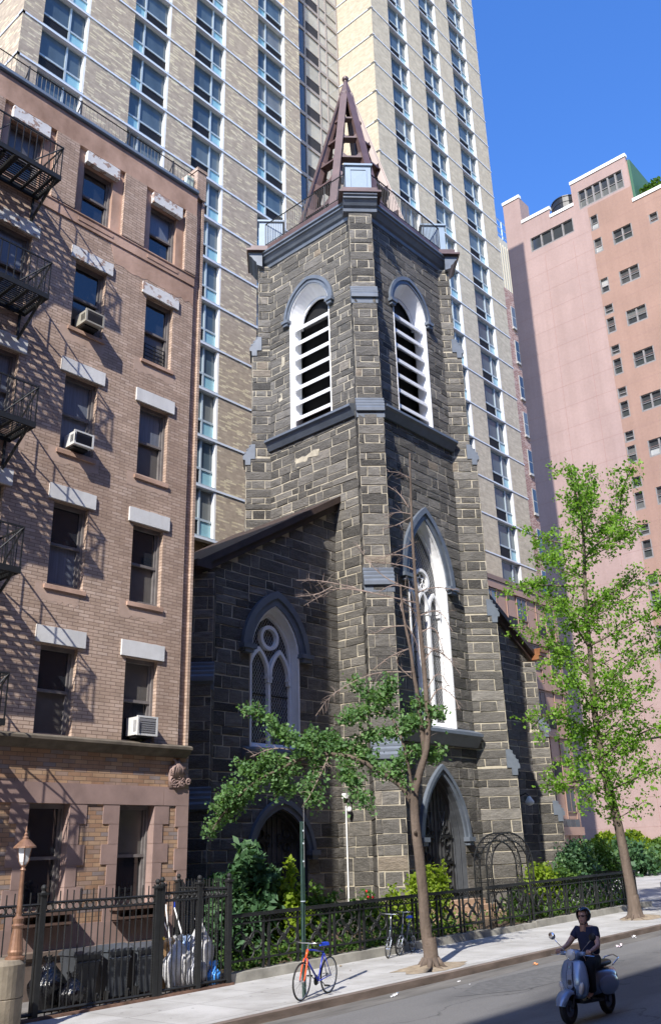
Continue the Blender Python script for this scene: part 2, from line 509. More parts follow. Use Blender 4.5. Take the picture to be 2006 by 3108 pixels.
# ------------------------------------------------------------------ church
rng = random.Random(11)
TX0, TX1, TY0, TY1 = 26.35, 33.1, 21.3, 27.95
CX, CY = (TX0+TX1)/2, (TY0+TY1)/2
NY = 23.41
church = thing('stone_church', 'dark stone gothic church with a square belfry tower and open brown metal spire', 'church', (CX, TY0, gz(CX)+.1))
LEV = [-.2]
while LEV[-1] < 32: LEV.append(LEV[-1]+rng.choice((.30, .36, .40, .44, .48)))
def stone(b, F, a0, a1, z0, z1, d, j=.03, p=None):
    p = p if p is not None else rng.uniform(.008, .028)
    r = lambda: rng.uniform(-j*.6, j*.6)
    g = rng.uniform(.011, .020)
    a0 += g; a1 -= g; z0 += g; z1 -= g
    if a1-a0 < .05 or z1-z0 < .05: return
    i = .012
    q = [(a0+r(), z0+r()), (a1+r(), z0+r()), (a1+r(), z1+r()), (a0+r(), z1+r())]
    b.ct = min(1, max(0, rng.gauss(.42, .2))) if rng.random() > .008 else .97
    vs = [F.P(a, z, d) for a, z in q]+[F.P(a+(i if k in (0, 3) else -i), z+(i if k < 2 else -i), d+p+rng.uniform(-.006, .01)) for k, (a, z) in enumerate(q)]
    vs.append(F.P((a0+a1)/2+rng.uniform(-.1, .1)*(a1-a0), (z0+z1)/2, d+p+rng.uniform(0, .025)))
    b.add(vs, [(0,1,5,4),(1,2,6,5),(2,3,7,6),(3,0,4,7),(4,5,8),(5,6,8),(6,7,8),(7,4,8)])
def ashlar(b, F, a0, a1, z0, z1, blocked=None, lim=None, d=0., mode=0):
    for k in range(len(LEV)-1):
        c0, c1 = max(z0, LEV[k]), min(z1, LEV[k+1])
        if c1-c0 < .1: continue
        lo, hi = a0, a1
        if lim:
            l2, h2 = lim(c1); lo, hi = max(lo, l2), min(hi, h2)
        if hi-lo < .12: continue
        iv = [(lo, hi)]
        for (ca, w, y0, ys, yt) in (blocked or []):
            hw = max(arch_half(w, y0, ys, yt, c0+.02), arch_half(w, y0, ys, yt, c1-.02), arch_half(w, y0, ys, yt, (c0+c1)/2))
            if hw <= 0: continue
            n = []
            for (x0, x1) in iv:
                if ca-hw > x0: n.append((x0, min(x1, ca-hw)))
                if ca+hw < x1: n.append((max(x0, ca+hw), x1))
            iv = n
        for (x0, x1) in iv:
            if x1-x0 < .12: continue
            if mode == 1:          # narrow pier faces: one long stone, then three short ones
                wdt = x1-x0
                if k % 2: cuts = [x0, x1]
                else: cuts = [x0, x0+wdt*rng.uniform(.2, .28), x0+wdt*rng.uniform(.74, .82), x1]
            else:
                cuts = [x0]; x = x0+(rng.uniform(.25, .6) if k % 2 else rng.uniform(.5, 1.0))
                while x < x1-.28:
                    cuts.append(x); x += rng.choice((.42, .6, .75, .9, 1.05, 1.2))*rng.uniform(.9, 1.1)
                cuts.append(x1)
            for i in range(len(cuts)-1): stone(b, F, cuts[i], cuts[i+1], c0, c1, d)

FR = Fr((TX0, TY0), (1, 0), (0, -1))
FL = Fr((TX0, TY1), (0, -1), (-1, 0))
FB = Fr((TX1, TY1), (-1, 0), (0, 1))
FE = Fr((TX1, TY0), (0, 1), (1, 0))
WR, WL = TX1-TX0, TY1-TY0
ar, al = CX-TX0, TY1-CY
LOUV = (1.24, 20.75, 26.6, 28.1)
GOTH = (1.34, 7.3, 13.2, 16.05)
DOOR = (1.32, .35, 2.9, 5.45)
ztop = 30.4
wallb = MB(); wallb.cm = 0
st = MB()
for F, W, ca, ops in ((FR, WR, ar, (LOUV, GOTH, DOOR)), (FL, WL, al, (LOUV,))):
    wallb.wall(F, [(0, -.3), (W, -.3), (W, ztop), (0, ztop)], [arch(ca, *o) for o in ops])
    ashlar(st, F, .05, W-.05, -.1, ztop-.05, [(ca, o[0]+.03, o[1], o[2], o[3]+.05) for o in ops])
for F, W in ((FB, WL), (FE, WL)):
    wallb.wall(F, [(0, -.3), (W, -.3), (W, ztop), (0, ztop)], [])
    ashlar(st, F, .05, W-.05, 12, ztop-.05)
# buttresses, set square across the corners and stepping in as they rise
BW = 1.05
STG = [(-.3, 5.85, 1.13), (5.85, 12.3, .88), (12.3, 19.85, .63), (19.85, 25.6, .36), (25.6, ztop, .08)]
SLOPE = .68
corners = [((TX0, TY0), (-R2, -R2)), ((TX1, TY0), (R2, -R2)), ((TX0, TY1), (-R2, R2)), ((TX1, TY1), (R2, R2))]
def buttress(c, n, stages, w, zcap=SLOPE):
    u = (-n[1], n[0])
    bst = MB(); bcore = MB(); caps = []
    for i, (z0, z1, p) in enumerate(stages):
        q = Fr((c[0]+n[0]*p, c[1]+n[1]*p), u, n)
        zz = z0+.01
        bcore.fbox(q, -w/2+.002*i, w/2-.002*i, z0, z1+.02, -p-1.2+.01*i, 0)
        ashlar(bst, q, -w/2, w/2, zz, z1, mode=1)
        for s in (-1, 1):
            sd = Fr((c[0]+n[0]*p+u[0]*s*w/2, c[1]+n[1]*p+u[1]*s*w/2), (-n[0], -n[1]), (u[0]*s, u[1]*s))
            ashlar(bst, sd, .0, p+.55, zz, z1, mode=1)
    bo = bst.build('buttress', STONE, church, tone=True)
    bcore.build('mortar_core', MORTAR, bo)
    base = Fr(c, u, n)
    for i, (z0, z1, p) in enumerate(stages[:-1]):
        cb = MB(); pn = stages[i+1][2]; e = p-pn
        zb, zt_ = z1, z1+zcap
        cb.prism(base, [(pn+.03, zt_), (p+.13, zb+.06), (p+.13, zb-.09), (p+.03, zb-.11), (p+.02, zb-.36), (p-.22, zb-.36), (p-.22, zb-.06), (pn-.16, zb-.06), (pn-.16, zt_)], -w/2-.06, w/2+.06)
        for k in range(3):
            f = .12+.3*k
            d_, z_ = pn+.03+(e+.1)*f, zt_-(zt_-zb-.06)*f
            cb.prism(base, [(d_-.02, z_+.035), (d_+.05, z_+.02), (d_+.05, z_-.06), (d_-.02, z_-.01)], -w/2-.075, w/2+.075)
        cb.build('buttress_cap', BLUE, bo)
for c, n in corners: buttress(c, n, STG, BW)
# nave walls left and right of the tower
FN = Fr((19.34, NY), (1, 0), (0, -1))
WN = TX0-19.34
NW = (1.22, 6.2, 9.5, 11.4); ND = (1.3, .3, 2.6, 4.2)
cw, cd = 22.85-19.34, 23.1-19.34
sl_ = (16.45-12.25)/WN
wallb.wall(FN, [(0, -.3), (WN, -.3), (WN, 12.25+sl_*WN), (0, 12.25)], [arch(cw, *NW), arch(cd, *ND)])
ashlar(st, FN, .03, WN, -.1, 16.4, [(cw, NW[0]+.03, NW[1], NW[2], NW[3]+.05), (cd, ND[0]+.03, ND[1], ND[2], ND[3]+.05)], lambda z: ((z-12.2)/sl_, 99))
FW = Fr((TX1, NY), (1, 0), (0, -1))
WW = 41.15-TX1
sr_ = (16.75-12.05)/WW
wallb.wall(FW, [(0, -.3), (WW, -.3), (WW, 12.05), (0, 16.75)], [])
ashlar(st, FW, 0, WW, -.1, 16.7, None, lambda z: (-9, (16.75-z)/sr_))
for F, W, zt_ in ((Fr((19.34, 29.4), (0, -1), (-1, 0)), 29.4-NY, 12.2), (Fr((41.15, NY), (0, 1), (1, 0)), 29.4-NY, 12.0)):
    wallb.wall(F, [(0, -.3), (W, -.3), (W, zt_), (0, zt_)], [])
    ashlar(st, F, 0, W, -.1, zt_)
buttress((19.34, NY), (-R2, -R2), [(-.3, 4.2, .75), (4.2, 8.2, .5), (8.2, 11.9, .25)], .9, .6)
buttress((41.15, NY), (R2, -R2), [(-.3, 4.2, .75), (4.2, 8.2, .5), (8.2, 11.6, .22)], .9, .6)
tw = wallb.build('wall', MORTAR, church)
st.build('stonework', STONE, church, tone=True)
# cream mortar repairs on the sunlit face of the tower
rr_ = random.Random(6)
for q in ([(2.32, 18.86), (2.5, 18.78), (3.05, 18.98), (3.1, 19.1), (3.72, 19.0), (3.8, 19.3), (3.45, 19.36), (2.95, 19.2), (2.6, 19.32), (2.36, 19.28)], [(1.3, 22.5), (1.55, 22.55), (1.5, 22.95), (1.28, 22.9)], [(1.5, 24.3), (1.7, 24.35), (1.72, 24.8), (1.52, 24.85)]):
    pb = MB(); pb.slab(FL, q, 0, .036); pb.build('mortar_repair', MORTAR, church)
# nave roof
for F, W, za, zb in ((FN, WN, 12.25, 16.45), (FW, WW, 16.75, 12.05)):
    rf = MB(); s = (zb-za)/W
    a0, a1 = (-.45, W) if s > 0 else (0, W+.35)
    rf.slab(F, [(a0, za+s*a0+.02), (a1, za+s*a1+.02), (a1, za+s*a1+.3), (a0, za+s*a0+.3)], -6.2, .4)
    rf.slab(F, [(a0, za+s*a0-.26), (a1, za+s*a1-.26), (a1, za+s*a1+.01), (a0, za+s*a0+.01)], .03, .2)
    rf.build('roof', ROOFBROWN, church)
gt = MB()
gt.box(41.2, 42.0, 22.65, 29.3, 12.15, 12.34); gt.box(41.2, 41.9, 22.72, 29.3, 11.98, 12.15); gt.box(41.2, 41.75, 22.8, 29.3, 11.78, 11.98)
gt.build('gutter', M('copper_gutter', (.30, .13, .06), .45, metal=.3, var=(2, .3)), church)
gt = MB(); gt.box(18.7, 19.36, 22.9, 29.3, 12.0, 12.25); gt.build('gutter', ROOFBROWN, church)

def hood(F, c, w, zs, zt, zend, wid=.34, proj=.14):
    b = MB()
    pi_ = arch(c, w+.02, zend, zs, zt+.02); po = arch(c, w+wid, zend, zs, zt+wid*1.15)
    pm = arch(c, w+wid*.55, zend, zs, zt+wid*.6)
    b.band(F, pi_, pm, 0, proj*.55); b.band(F, pm, po, 0, proj)
    for sgn in (-1, 1):
        a = c+sgn*(w+wid*.5)
        b.fbox(F, a-wid*.62, a+wid*.62, zend-.16, zend, 0, proj+.12)
        b.fbox(F, a-wid*.4, a+wid*.4, zend-.3, zend-.16, 0, proj+.06)
    return b.build('hood_mould', BLUE, church)
def louvre(F, c):
    wo, z0, zs, zt = LOUV
    fr = MB()
    outer = arch(c, wo, z0, zs, zt); inner = arch(c, 1.08, z0+.1, zs-.1, zt-.45)
    fr.strip(F, outer, .02, inner, -.56)
    fr.slab(F, arch(c, 1.1, zs-.35, zs-.1, zt-.42)+arch(c, 1.0, zs-.35, zs-.15, zt-.56)[::-1], -.66, -.58)
    fr.band(F, arch(c, wo-.02, z0, zs, zt-.02), arch(c, wo+.03, z0, zs, zt+.03), -.05, .03)
    r = fr.build('louvre_window', WHITE, church)
    s = MB()
    for k in range(7):
        z = 21.35+.79*k
        hw = max(.3, min(1.1, arch_half(1.12, 20, zs-.1, zt-.45, z+.3)))-.1
        p = [(-.66, z+.44), (-.14, z+.07), (-.10, z+.04), (-.10, z-.12), (-.15, z-.12), (-.17, z-.05), (-.68, z+.33)]
        s.prism(F, p, c-hw-.12, c+hw+.12)
    s.build('louvre_slats', WHITE, r)
    v = MB(); v.fbox(F, c-1.2, c+1.2, z0, zt, -.84, -.8); v.build('void', BLACK, r)
    sb = MB(); sb.prism(F, [(-.7, z0+.72), (.0, z0+.02), (.03, z0-.02), (-.7, z0-.02)], c-1.22, c+1.22)
    sb.build('sill', BROWNMETAL if F is FL else M('slate_sill', (.2, .2, .2), .7, var=(2, .2)), r)
    hood(F, c, wo, zs, zt, 26.6)
louvre(FR, ar); louvre(FL, al)
def sillcourse(F, a0, a1, zt, h, proj):
    b = MB()
    b.prism(F, [(0, zt), (proj, zt-h*.25), (proj, zt-h*.42), (proj*.75, zt-h*.55), (proj*.3, zt-h), (0, zt-h)], a0, a1)
    return b.build('string_course', BLUE, church)
sillcourse(FR, .72, WR-.72, 20.75, .62, .42)
sillcourse(FL, .72, WL-.72, 20.75, .62, .42)
sillcourse(FR, .75, WR-.75, 7.32, .72, .45)
LEAD = M('lead_came', (.45, .46, .48), .5)
def lattice_glass(name):
    mt, t, b, N, L = nodes(name)
    tc = N('TexCoord'); mp = N('Mapping'); L(tc.outputs['UV'], mp.inputs[0])
    mp.inputs['Rotation'].default_value = (0, 0, PI/4); mp.inputs['Scale'].default_value = (1, 1, 1)
    sp = N('SeparateXYZ'); L(tc.outputs['UV'], sp.inputs[0])
    def mth(op, x, y):
        q = N('Math'); q.operation = op
        for i, z in enumerate((x, y)):
            if isinstance(z, (int, float)): q.inputs[i].default_value = z
            else: L(z, q.inputs[i])
        return q.outputs[0]
    u = mth('MULTIPLY', sp.outputs[0], 1/.125); v = mth('MULTIPLY', sp.outputs[1], 1/.21)
    d1 = mth('ABSOLUTE', mth('SUBTRACT', mth('FRACT', mth('ADD', u, v), 0), .5), 0)
    d2 = mth('ABSOLUTE', mth('SUBTRACT', mth('FRACT', mth('ADD', mth('SUBTRACT', u, v), 400.), 0), .5), 0)
    f = mth('LESS_THAN', mth('MINIMUM', d1, d2), .062)
    c = mixrgb(N, L, 'MIX', f, (.02, .022, .026), (.42, .43, .45))
    L(c, b.inputs['Base Color']); b.inputs['Roughness'].default_value = .25
    return mt
LATT = lattice_glass('lattice_glass')
def gothic(F, c, o, hend, lights):
    wo, z0, zs, zt = o
    wj, wi, di = wo-.04, wo-.16, -.36
    fr = MB()
    fr.strip(F, arch(c, wo, z0, zs, zt), .02, arch(c, wj, z0+.1, zs, zt-.1), di)
    fr.band(F, arch(c, wo-.05, z0, zs, zt-.05), arch(c, wo+.02, z0, zs, zt+.02), -.06, .035)
    fr.band(F, arch(c, wi+.06, z0+.1, zs, zt-.26), arch(c, wj+.01, z0+.1, zs, zt-.09), di-.1, di+.0)
    fr.band(F, arch(c, wi, z0+.1, zs, zt-.34), arch(c, wi+.07, z0+.1, zs, zt-.25), di-.1, di+.04)
    fr.prism(F, [(di, z0+.24), (.02, z0), (.02, z0-.04), (di, z0-.04)], c-wo+.02, c+wo-.02)
    r = fr.build('gothic_window', WHITE, church)
    t = MB()
    lw = 2*wi/lights
    zl = zs-1.05*(zt-zs)/2.9
    rise = lw*.95
    for i in range(1, lights):
        a = c-wi+lw*i; t.fbox(F, a-.06, a+.06, z0+.2, zl+.1, di-.08, di+.07)
    for i in range(lights):
        ca = c-wi+lw*(i+.5)
        t.band(F, arch(ca, lw/2-.1, zl-.2, zl, zl+rise-.1), arch(ca, lw/2+.015, zl-.25, zl, zl+rise+.06), di-.07, di+.1)
        for s in (-1, 1): t.fbox(F, ca+s*(lw/2-.1)-.04, ca+s*(lw/2-.1)+.04, zl-.06, zl+.02, di-.06, di+.1)
    rr = wi*.44; zc = zl+rise+rr*.95
    t.band(F, [(c+(rr-.13)*math.cos(k*PI/12), zc+(rr-.13)*math.sin(k*PI/12)) for k in range(25)], [(c+rr*math.cos(k*PI/12), zc+rr*math.sin(k*PI/12)) for k in range(25)], di-.07, di+.1)
    for k in range(6 if lights == 3 else 0):
        a = k*PI/3
        q = [(c+rr*.5*math.cos(a)+rr*.22*math.cos(x*PI/5), zc+rr*.5*math.sin(a)+rr*.22*math.sin(x*PI/5)) for x in range(11)]
        t.tube([F.P(x, z, di-.02) for x, z in q[:-1]], .025, 5, closed=True)
    t.build('tracery', WHITE, r)
    g = MB(); g.slab(F, arch(c, wi+.02, z0+.15, zs, zt-.32), di-.12, di-.08); g.build('leaded_glass', LATT, r)
    n = int((zl-z0)/1.05)
    for k in range(n):
        br = MB(); br.fbox(F, c-wi, c+wi, z0+.9+k*1.05, z0+.93+k*1.05, di-.075, di-.05); br.build('saddle_bar', BLACKIRON, r)
    hood(F, c, wo, zs, zt, hend, .5, .18)
gothic(FR, ar, GOTH, 13.3, 3)
gothic(FN, cw, NW, 9.75, 2)
b = MB(); b.prism(FN, [(0, 6.25), (.3, 6.12), (.3, 5.98), (0, 5.8)], cw-1.6, cw+1.6); b.build('string_course', BLUE, church)
SURR = M('dark_surround_paint', (.055, .06, .068), .5, var=(2, .25))
def church_door(F, c, o, hend):
    wo, z0, zs, zt = o
    fr = MB()
    for k in range(2):
        e = .07*k
        fr.strip(F, arch(c, wo-e, z0, zs, zt-e*1.1), .02-.22*k, arch(c, wo-e-.02, z0, zs, zt-e*1.1-.02), -.2-.22*k)
        fr.strip(F, arch(c, wo-e-.02, z0, zs, zt-e*1.1-.02), -.2-.22*k, arch(c, wo-e-.07, z0, zs, zt-(e+.07)*1.1), -.2-.22*k)
        fr.tube([F.P(a_, z_, -.2-.22*k) for a_, z_ in arch(c, wo-e-.06, z0, zs, zt-(e+.06)*1.1)], .035, 6)
    r = fr.build('door_surround', SURR, church)
    lf = MB()
    wi = wo-.16; zi = zt-.18
    lf.slab(F, arch(c, wi+.05, z0, zs, zi), -.52, -.42)
    for k in range(-4, 5):
        a = c+k*.24
        top = zs
        while top < zi-.1 and arch_half(wi, z0, zs, zi, top) > abs(a-c)+.08: top += .05
        lf.fbox(F, a-.035, a+.035, z0+.1, top, -.42, -.385)
    d = lf.build('door', DARKDOOR, church)
    for z in (1.25, 2.25, 3.2):
        for s in (-1, 1):
            hg = MB(); hg.fbox(F, c+s*.62-.42, c+s*.62+.42, z-.045, z+.045, -.38, -.345)
            for q in (-1, 1):
                hg.torus(F.P(c+s*.62, z+q*.22, -.355), .15, .028, (F.n[0], F.n[1], 0), 14, 5)
                hg.torus(F.P(c+s*.28, z+q*.13, -.355), .09, .022, (F.n[0], F.n[1], 0), 12, 5)
            hg.build('hinge_strap', BLACKIRON, d)
    tr = MB()
    for s in (-1, 1):
        q = [(c+s*.42-.18, 4.1), (c+s*.42+.18, 4.1), (c+s*.42, 3.6)]
        if zt > 5: tr.tube([F.P(a, z, -.36) for a, z in q], .03, 5, closed=True)
    if tr.v: tr.build('panel_moulding', BLUE, d)
    hood(F, c, wo, zs, zt, hend, .34, .17)
church_door(FR, ar, DOOR, 3.15)
church_door(FN, cd, ND, 2.85)
# steps to the tower door
b = MB()
for k in range(3): b.box(CX-1.7-.15*k, CX+1.7+.15*k, TY0-.5-.38*k, TY0-.12-.38*k if k else TY0, gz(CX), gz(CX)+.75-.2*k)
b.build('steps', M('tan_step_stone', (.42, .29, .2), .9, var=(2, .2)), church)

# cornice, breaking round the corner piers
def cprof(e): return [(0, 30.3), (.07+e, 30.36), (.1+e, 30.52), (.2+e, 30.6), (.34+e, 30.82), (.42+e, 30.86), (.42+e, 30.96), (.5+e, 31.0), (.5+e, 31.1), (0, 31.14)]
def cprof_in(): return [(-.2, 30.25)]+cprof(0)[1:-1]+[(-.2, 31.14)]
cb = MB()
for F, W in ((FR, WR), (FL, WL), (FB, WR), (FE, WL)):
    cb.prism(F, cprof_in(), .3, W-.3)
for c, n in corners:
    cb.prism(Fr((c[0], c[1]), (-n[1], n[0]), n), [(d+.09, z) for d, z in cprof_in()], -.78, .78)
cb.build('cornice', BLUE, church)
g = MB()
for F, W in ((FR, WR), (FL, WL), (FB, WR), (FE, WL)):
    g.fbox(F, .2, W-.2, 31.14, 31.56, -.12, .3)
for c, n in corners:
    g.fbox(Fr(c, (-n[1], n[0]), n), -.98, .98, 31.1, 31.2, -1.2, .66)
    g.fbox(Fr(c, (-n[1], n[0]), n), -.8, .8, 31.2, 31.5, -1.2, .46)
g.build('parapet_fascia', BROWNMETAL, church)
rl = MB()
for F, W in ((FR, WR), (FL, WL), (FB, WR), (FE, WL)):
    rl.tube([F.P(.6, 32.95, .22), F.P(W-.6, 32.95, .22)], .03, 5)
    rl.tube([F.P(.6, 31.7, .22), F.P(W-.6, 31.7, .22)], .022, 5)
    n = 44
    for i in range(n+1):
        a = .6+(W-1.2)*i/n
        rl.tube([F.P(a, 31.5, .22), F.P(a, 32.95, .22)], .035 if i % 11 == 0 else .014, 4)
rl.build('parapet_railing', BLACKIRON, church)
for c, n in corners:
    F = Fr((c[0]-n[0]*.55, c[1]-n[1]*.55), (-n[1], n[0]), n)
    pb = MB(); h = .6
    pb.fbox(F, -h, h, 31.5, 33.1, -h, h)
    pb.fbox(F, -h-.08, h+.08, 33.1, 33.2, -h-.08, h+.08)
    for (a0, a1, z0, z1) in ((-.4, .4, 32.86, 32.9), (-.4, -.36, 31.75, 32.86), (.36, .4, 31.75, 32.86), (-.4, .4, 31.75, 31.79)):
        pb.fbox(F, a0, a1, z0, z1, h, h+.03)
    pb.build('corner_pedestal', PALEBLUE, church)
# open spire: eight deep fins carrying stepped octagonal rings
spire = MB()
SZ0, SZ1, SR0, SR1 = 31.2, 42.4, 3.3, .32
def srad(z): return SR0+(SR1-SR0)*(z-SZ0)/(SZ1-SZ0)
for k in range(8):
    a = PI/8+k*PI/4
    n = (math.cos(a), math.sin(a)); u = (-n[1], n[0])
    F = Fr((CX, CY), u, n)
    t = .13
    pr = [(srad(SZ0), SZ0), (srad(SZ1), SZ1), (srad(SZ1)-.16, SZ1), (srad(38)-.34, 38.0), (srad(SZ0)-.62, SZ0)]
    spire.prism(F, pr, -t, t)
    spire.prism(F, [(srad(SZ0)+.04, SZ0), (srad(SZ1)+.03, SZ1), (srad(SZ1)-.02, SZ1), (srad(SZ0)-.03, SZ0)], -t-.07, t+.07)
sp = spire.build('spire', BROWNMETAL, church)
for z, e in ((33.0, .62), (34.8, .56), (36.5, .5), (38.2, .44), (39.95, .36), (41.5, .22)):
    rg = MB()
    for k in range(8):
        a0, a1 = PI/8+k*PI/4, PI/8+(k+1)*PI/4
        q = []
        for r, zz in ((srad(z)-.06, z), (srad(z)-.06-e, z), (srad(z)-.06-e, z+.1), (srad(z)-.06, z+.1)):
            q.append([(CX+r*math.cos(x), CY+r*math.sin(x), zz) for x in (a0, a1)])
        rg.add([p[0] for p in q]+[p[1] for p in q], [(0,1,5,4),(1,2,6,5),(2,3,7,6),(3,0,4,7)])
    # slanting gussets from ring to fin
    for k in range(8):
        a = PI/8+k*PI/4
        for s in (-1, 1):
            r = srad(z)-.1
            x = a+s*.33
            rg.add([(CX+r*math.cos(a), CY+r*math.sin(a), z), (CX+r*.93*math.cos(x), CY+r*.93*math.sin(x), z), (CX+srad(z+e*1.3)*math.cos(a), CY+srad(z+e*1.3)*math.sin(a), z+e*1.3)], [(0, 1, 2)])
    rg.build('spire_ring', BROWNMETAL, sp)
cp = MB()
cp.lathe([(.40, 42.3), (.42, 42.4), (.38, 42.45), (.09, 43.45)], (CX, CY, 0), 8)
cp.build('spire_cap', BROWNMETAL, sp)
fn = MB(); fn.ell((CX, CY, 43.62), (.19, .19, .19), 12, 8); fn.lathe([(.09, 43.35), (.14, 43.42), (.07, 43.5)], (CX, CY, 0), 10)
fn.build('finial', BROWNMETAL, sp, smooth=True)
fl = MB(); fl.box(TX0+.1, TX1-.1, TY0+.1, TY1-.1, 31.0, 31.15); fl.build('tower_roof', ROOFBROWN, church)
# conduit, camera and lamp on the walls
cam_t = thing('security_camera', 'white dome security camera on a black bracket above a white conduit on the church wall', 'camera', (26.3, 23.2, 4.5))
b = MB(); b.tube([(26.28, 23.2, gz(26)), (26.28, 23.2, 4.35)], .028, 6); b.build('conduit', WHITE, cam_t)
b = MB(); b.box(26.16, 26.34, 23.1, 23.28, 4.62, 4.80); b.build('junction_box', WHITE, cam_t)
b = MB(); b.tube([(26.34, 22.95, 4.6), (26.2, 22.9, 4.68), (26.12, 22.88, 4.6), (26.1, 22.88, 4.35)], .03, 6); b.box(26.28, 26.36, 22.85, 23.0, 4.45, 4.75); b.build('bracket', BLACKIRON, cam_t)
b = MB(); b.lathe([(.06, 4.3), (.09, 4.22), (.09, 4.14), (.02, 4.12)], (26.1, 22.88, 0), 12); b.build('housing', WHITE, cam_t, smooth=True)
b = MB(); b.ell((26.1, 22.88, 4.12), (.075, .075, .08), 12, 8); b.build('dome', glass('dark_dome', (.02, .02, .025)), cam_t, smooth=True)
lt = thing('wall_lamp', 'white dome lamp on a black bracket on the shaded church wall right of the tower', 'lamp', (39.0, 23.2, 4.6))
b = MB(); b.tube([(39.0, 23.4, 5.0), (39.0, 23.05, 5.12), (39.0, 22.9, 4.95)], .03, 6); b.build('bracket', BLACKIRON, lt)
b = MB(); b.lathe([(.05, 4.97), (.1, 4.9), (.22, 4.72), (.2, 4.62), (.05, 4.55)], (39.0, 22.9, 0), 14); b.build('shade', WHITE, lt, smooth=True)
# ------------------------------------------------------------------ brick tenement, left
TY = 19.2
TXR = 15.2
BRICK = brick('tan_brick', .30, .088, [(0, (.44, .325, .25)), (.25, (.49, .365, .285)), (.6, (.53, .40, .315)), (.85, (.57, .44, .355))], (.26, .185, .145), .010, .4, ((.24, .16, .12), .5))
BRICK2 = brick('mixed_yellow_brick', .33, .095, [(0, (.36, .22, .14)), (.3, (.43, .28, .175)), (.55, (.34, .24, .19)), (.75, (.27, .225, .215)), (.88, (.44, .30, .2))], (.2, .14, .1), .008, .4, ((.15, .08, .05), .5))
BROWNSTONE = M('brownstone', (.30, .21, .185), .85, var=(1.3, .22), bump=(20, .15, .01))
STUCCO = M('brown_stucco', (.46, .31, .24), .9, var=(.9, .32, (1, 1, .6)), bump=(9, .3, .02), dark=(.27, .17, .12))
def chipped():
    mt, t, b, N, L = nodes('chipped_white_paint')
    n = noise(N, L, 5, 8); r = ramp(N, [(.54, (.70, .70, .69)), (.58, (.38, .27, .22))]); L(n, r.inputs[0]); L(r.outputs[0], b.inputs['Base Color'])
    b.inputs['Roughness'].default_value = .7; bumped(N, L, b, n, .4, .03); return mt
CHIP = chipped()
LINTEL = M('white_lintel_paint', (.68, .68, .67), .65, var=(1.6, .14, (1, 1, .35)), bump=(6, .3, .02))
FRAME = M('grey_brown_window_frame', (.17, .155, .15), .55, var=(4, .25))
GLASSD = glass('window_glass', (.018, .022, .03), .04, .9)
BLINDS = [M('net_curtain', (.14, .16, .20), .3, var=(5, .25, (6, 1, .3)), spec=.8), M('dull_blind', (.10, .095, .09), .35, spec=.8, var=(2, .2)), M('dark_room', (.02, .021, .024), .15, spec=.8)]
ten = thing('brick_tenement', 'tan brick tenement with white lintels and a black fire escape beside the church', 'building', (10, TY, gz(12)))
FT = Fr((2.0, TY), (1, 0), (0, -1))       # a = x-2
TW = TXR-2
colx = [1.56, 3.95, 6.34, 8.72, 11.06, 13.45]
flo = [(5.42, 7.55), (9.02, 11.2), (12.63, 14.85), (16.3, 18.45), (19.9, 21.85)]
grd = [(x, 1.72, 3.95) for x in (3.9, 6.3, 8.75, 11.12, 13.5)]
holes = []
for x in colx[1:]:
    for z0, z1 in flo: holes.append((x, x+1.0, z0, z1))
def rect(x0, x1, z0, z1): return [(x0-2, z0), (x1-2, z0), (x1-2, z1), (x0-2, z1)]
wb = MB()
up = [rect(*h) for h in holes if h[2] < 19]
wb.wall(FT, [(0, 5.3), (TW, 5.3), (TW, 19.75), (0, 19.75)], up, 0, .3)
# right return: a narrow rebate and a thin end strip
wb.fbox(FT, TW, TW+.27, 5.3, 23.2, -11, -.1)
wb.fbox(FT, TW+.27, TW+.36, 5.3, 23.2, -11, -.02)
wb.quad(FT.P(TW, 5.3, 0), FT.P(TW, 5.3, -.3), FT.P(TW, 23.2, -.3), FT.P(TW, 23.2, 0))
wb.box(2.2, TXR, TY+.45, TY+11, 0, 23.0)
wb.build('brick_wall', BRICK, ten)
wb = MB()
tops = [rect(*h) for h in holes if h[2] > 19]
wb.wall(FT, [(0, 19.75), (TW, 19.75), (TW, 23.25), (0, 23.25)], tops, -.03, .3)
wb.prism(FT, [(-.03, 22.34), (.05, 22.36), (.05, 23.2), (-.03, 23.2)], 0, TW)
wb.prism(FT, [(-.03, 19.62), (.035, 19.64), (.035, 19.96), (.06, 19.98), (.06, 20.02), (-.03, 20.04)], 0, TW)
wb.build('stucco_band', STUCCO, ten)
for i, x in enumerate(colx[1:]):
    pb = MB(); x0 = (colx[i]+1.35) if i else 2.0
    pb.fbox(FT, x0-2, x-.25-2, 20.04, 22.34, -.03, .075); pb.build('brick_panel', BRICK, ten)
pb = MB(); pb.fbox(FT, 14.75-2, TW, 20.04, 22.34, -.03, .075)
pb.build('brick_panel', BRICK, ten)
# plaster repairs under the sills
PLAS = M('sill_repair_plaster', (.47, .345, .275), .9, var=(3, .15))
rr = random.Random(5)
for z in (8.75, 12.4, 16.0):
    for x in colx[1:]:
        w_ = 1.2+rr.uniform(0, .6); x0 = x-.3
        n = 14
        pts = [(x0-2+w_*i/n, z-.16+rr.uniform(-.05, .05)) for i in range(n+1)]+[(x0-2+w_*i/n, z+.26) for i in range(n, -1, -1)]
        pt = MB(); pt.slab(FT, pts, 0, .003); pt.build('plaster_patch', PLAS, ten)
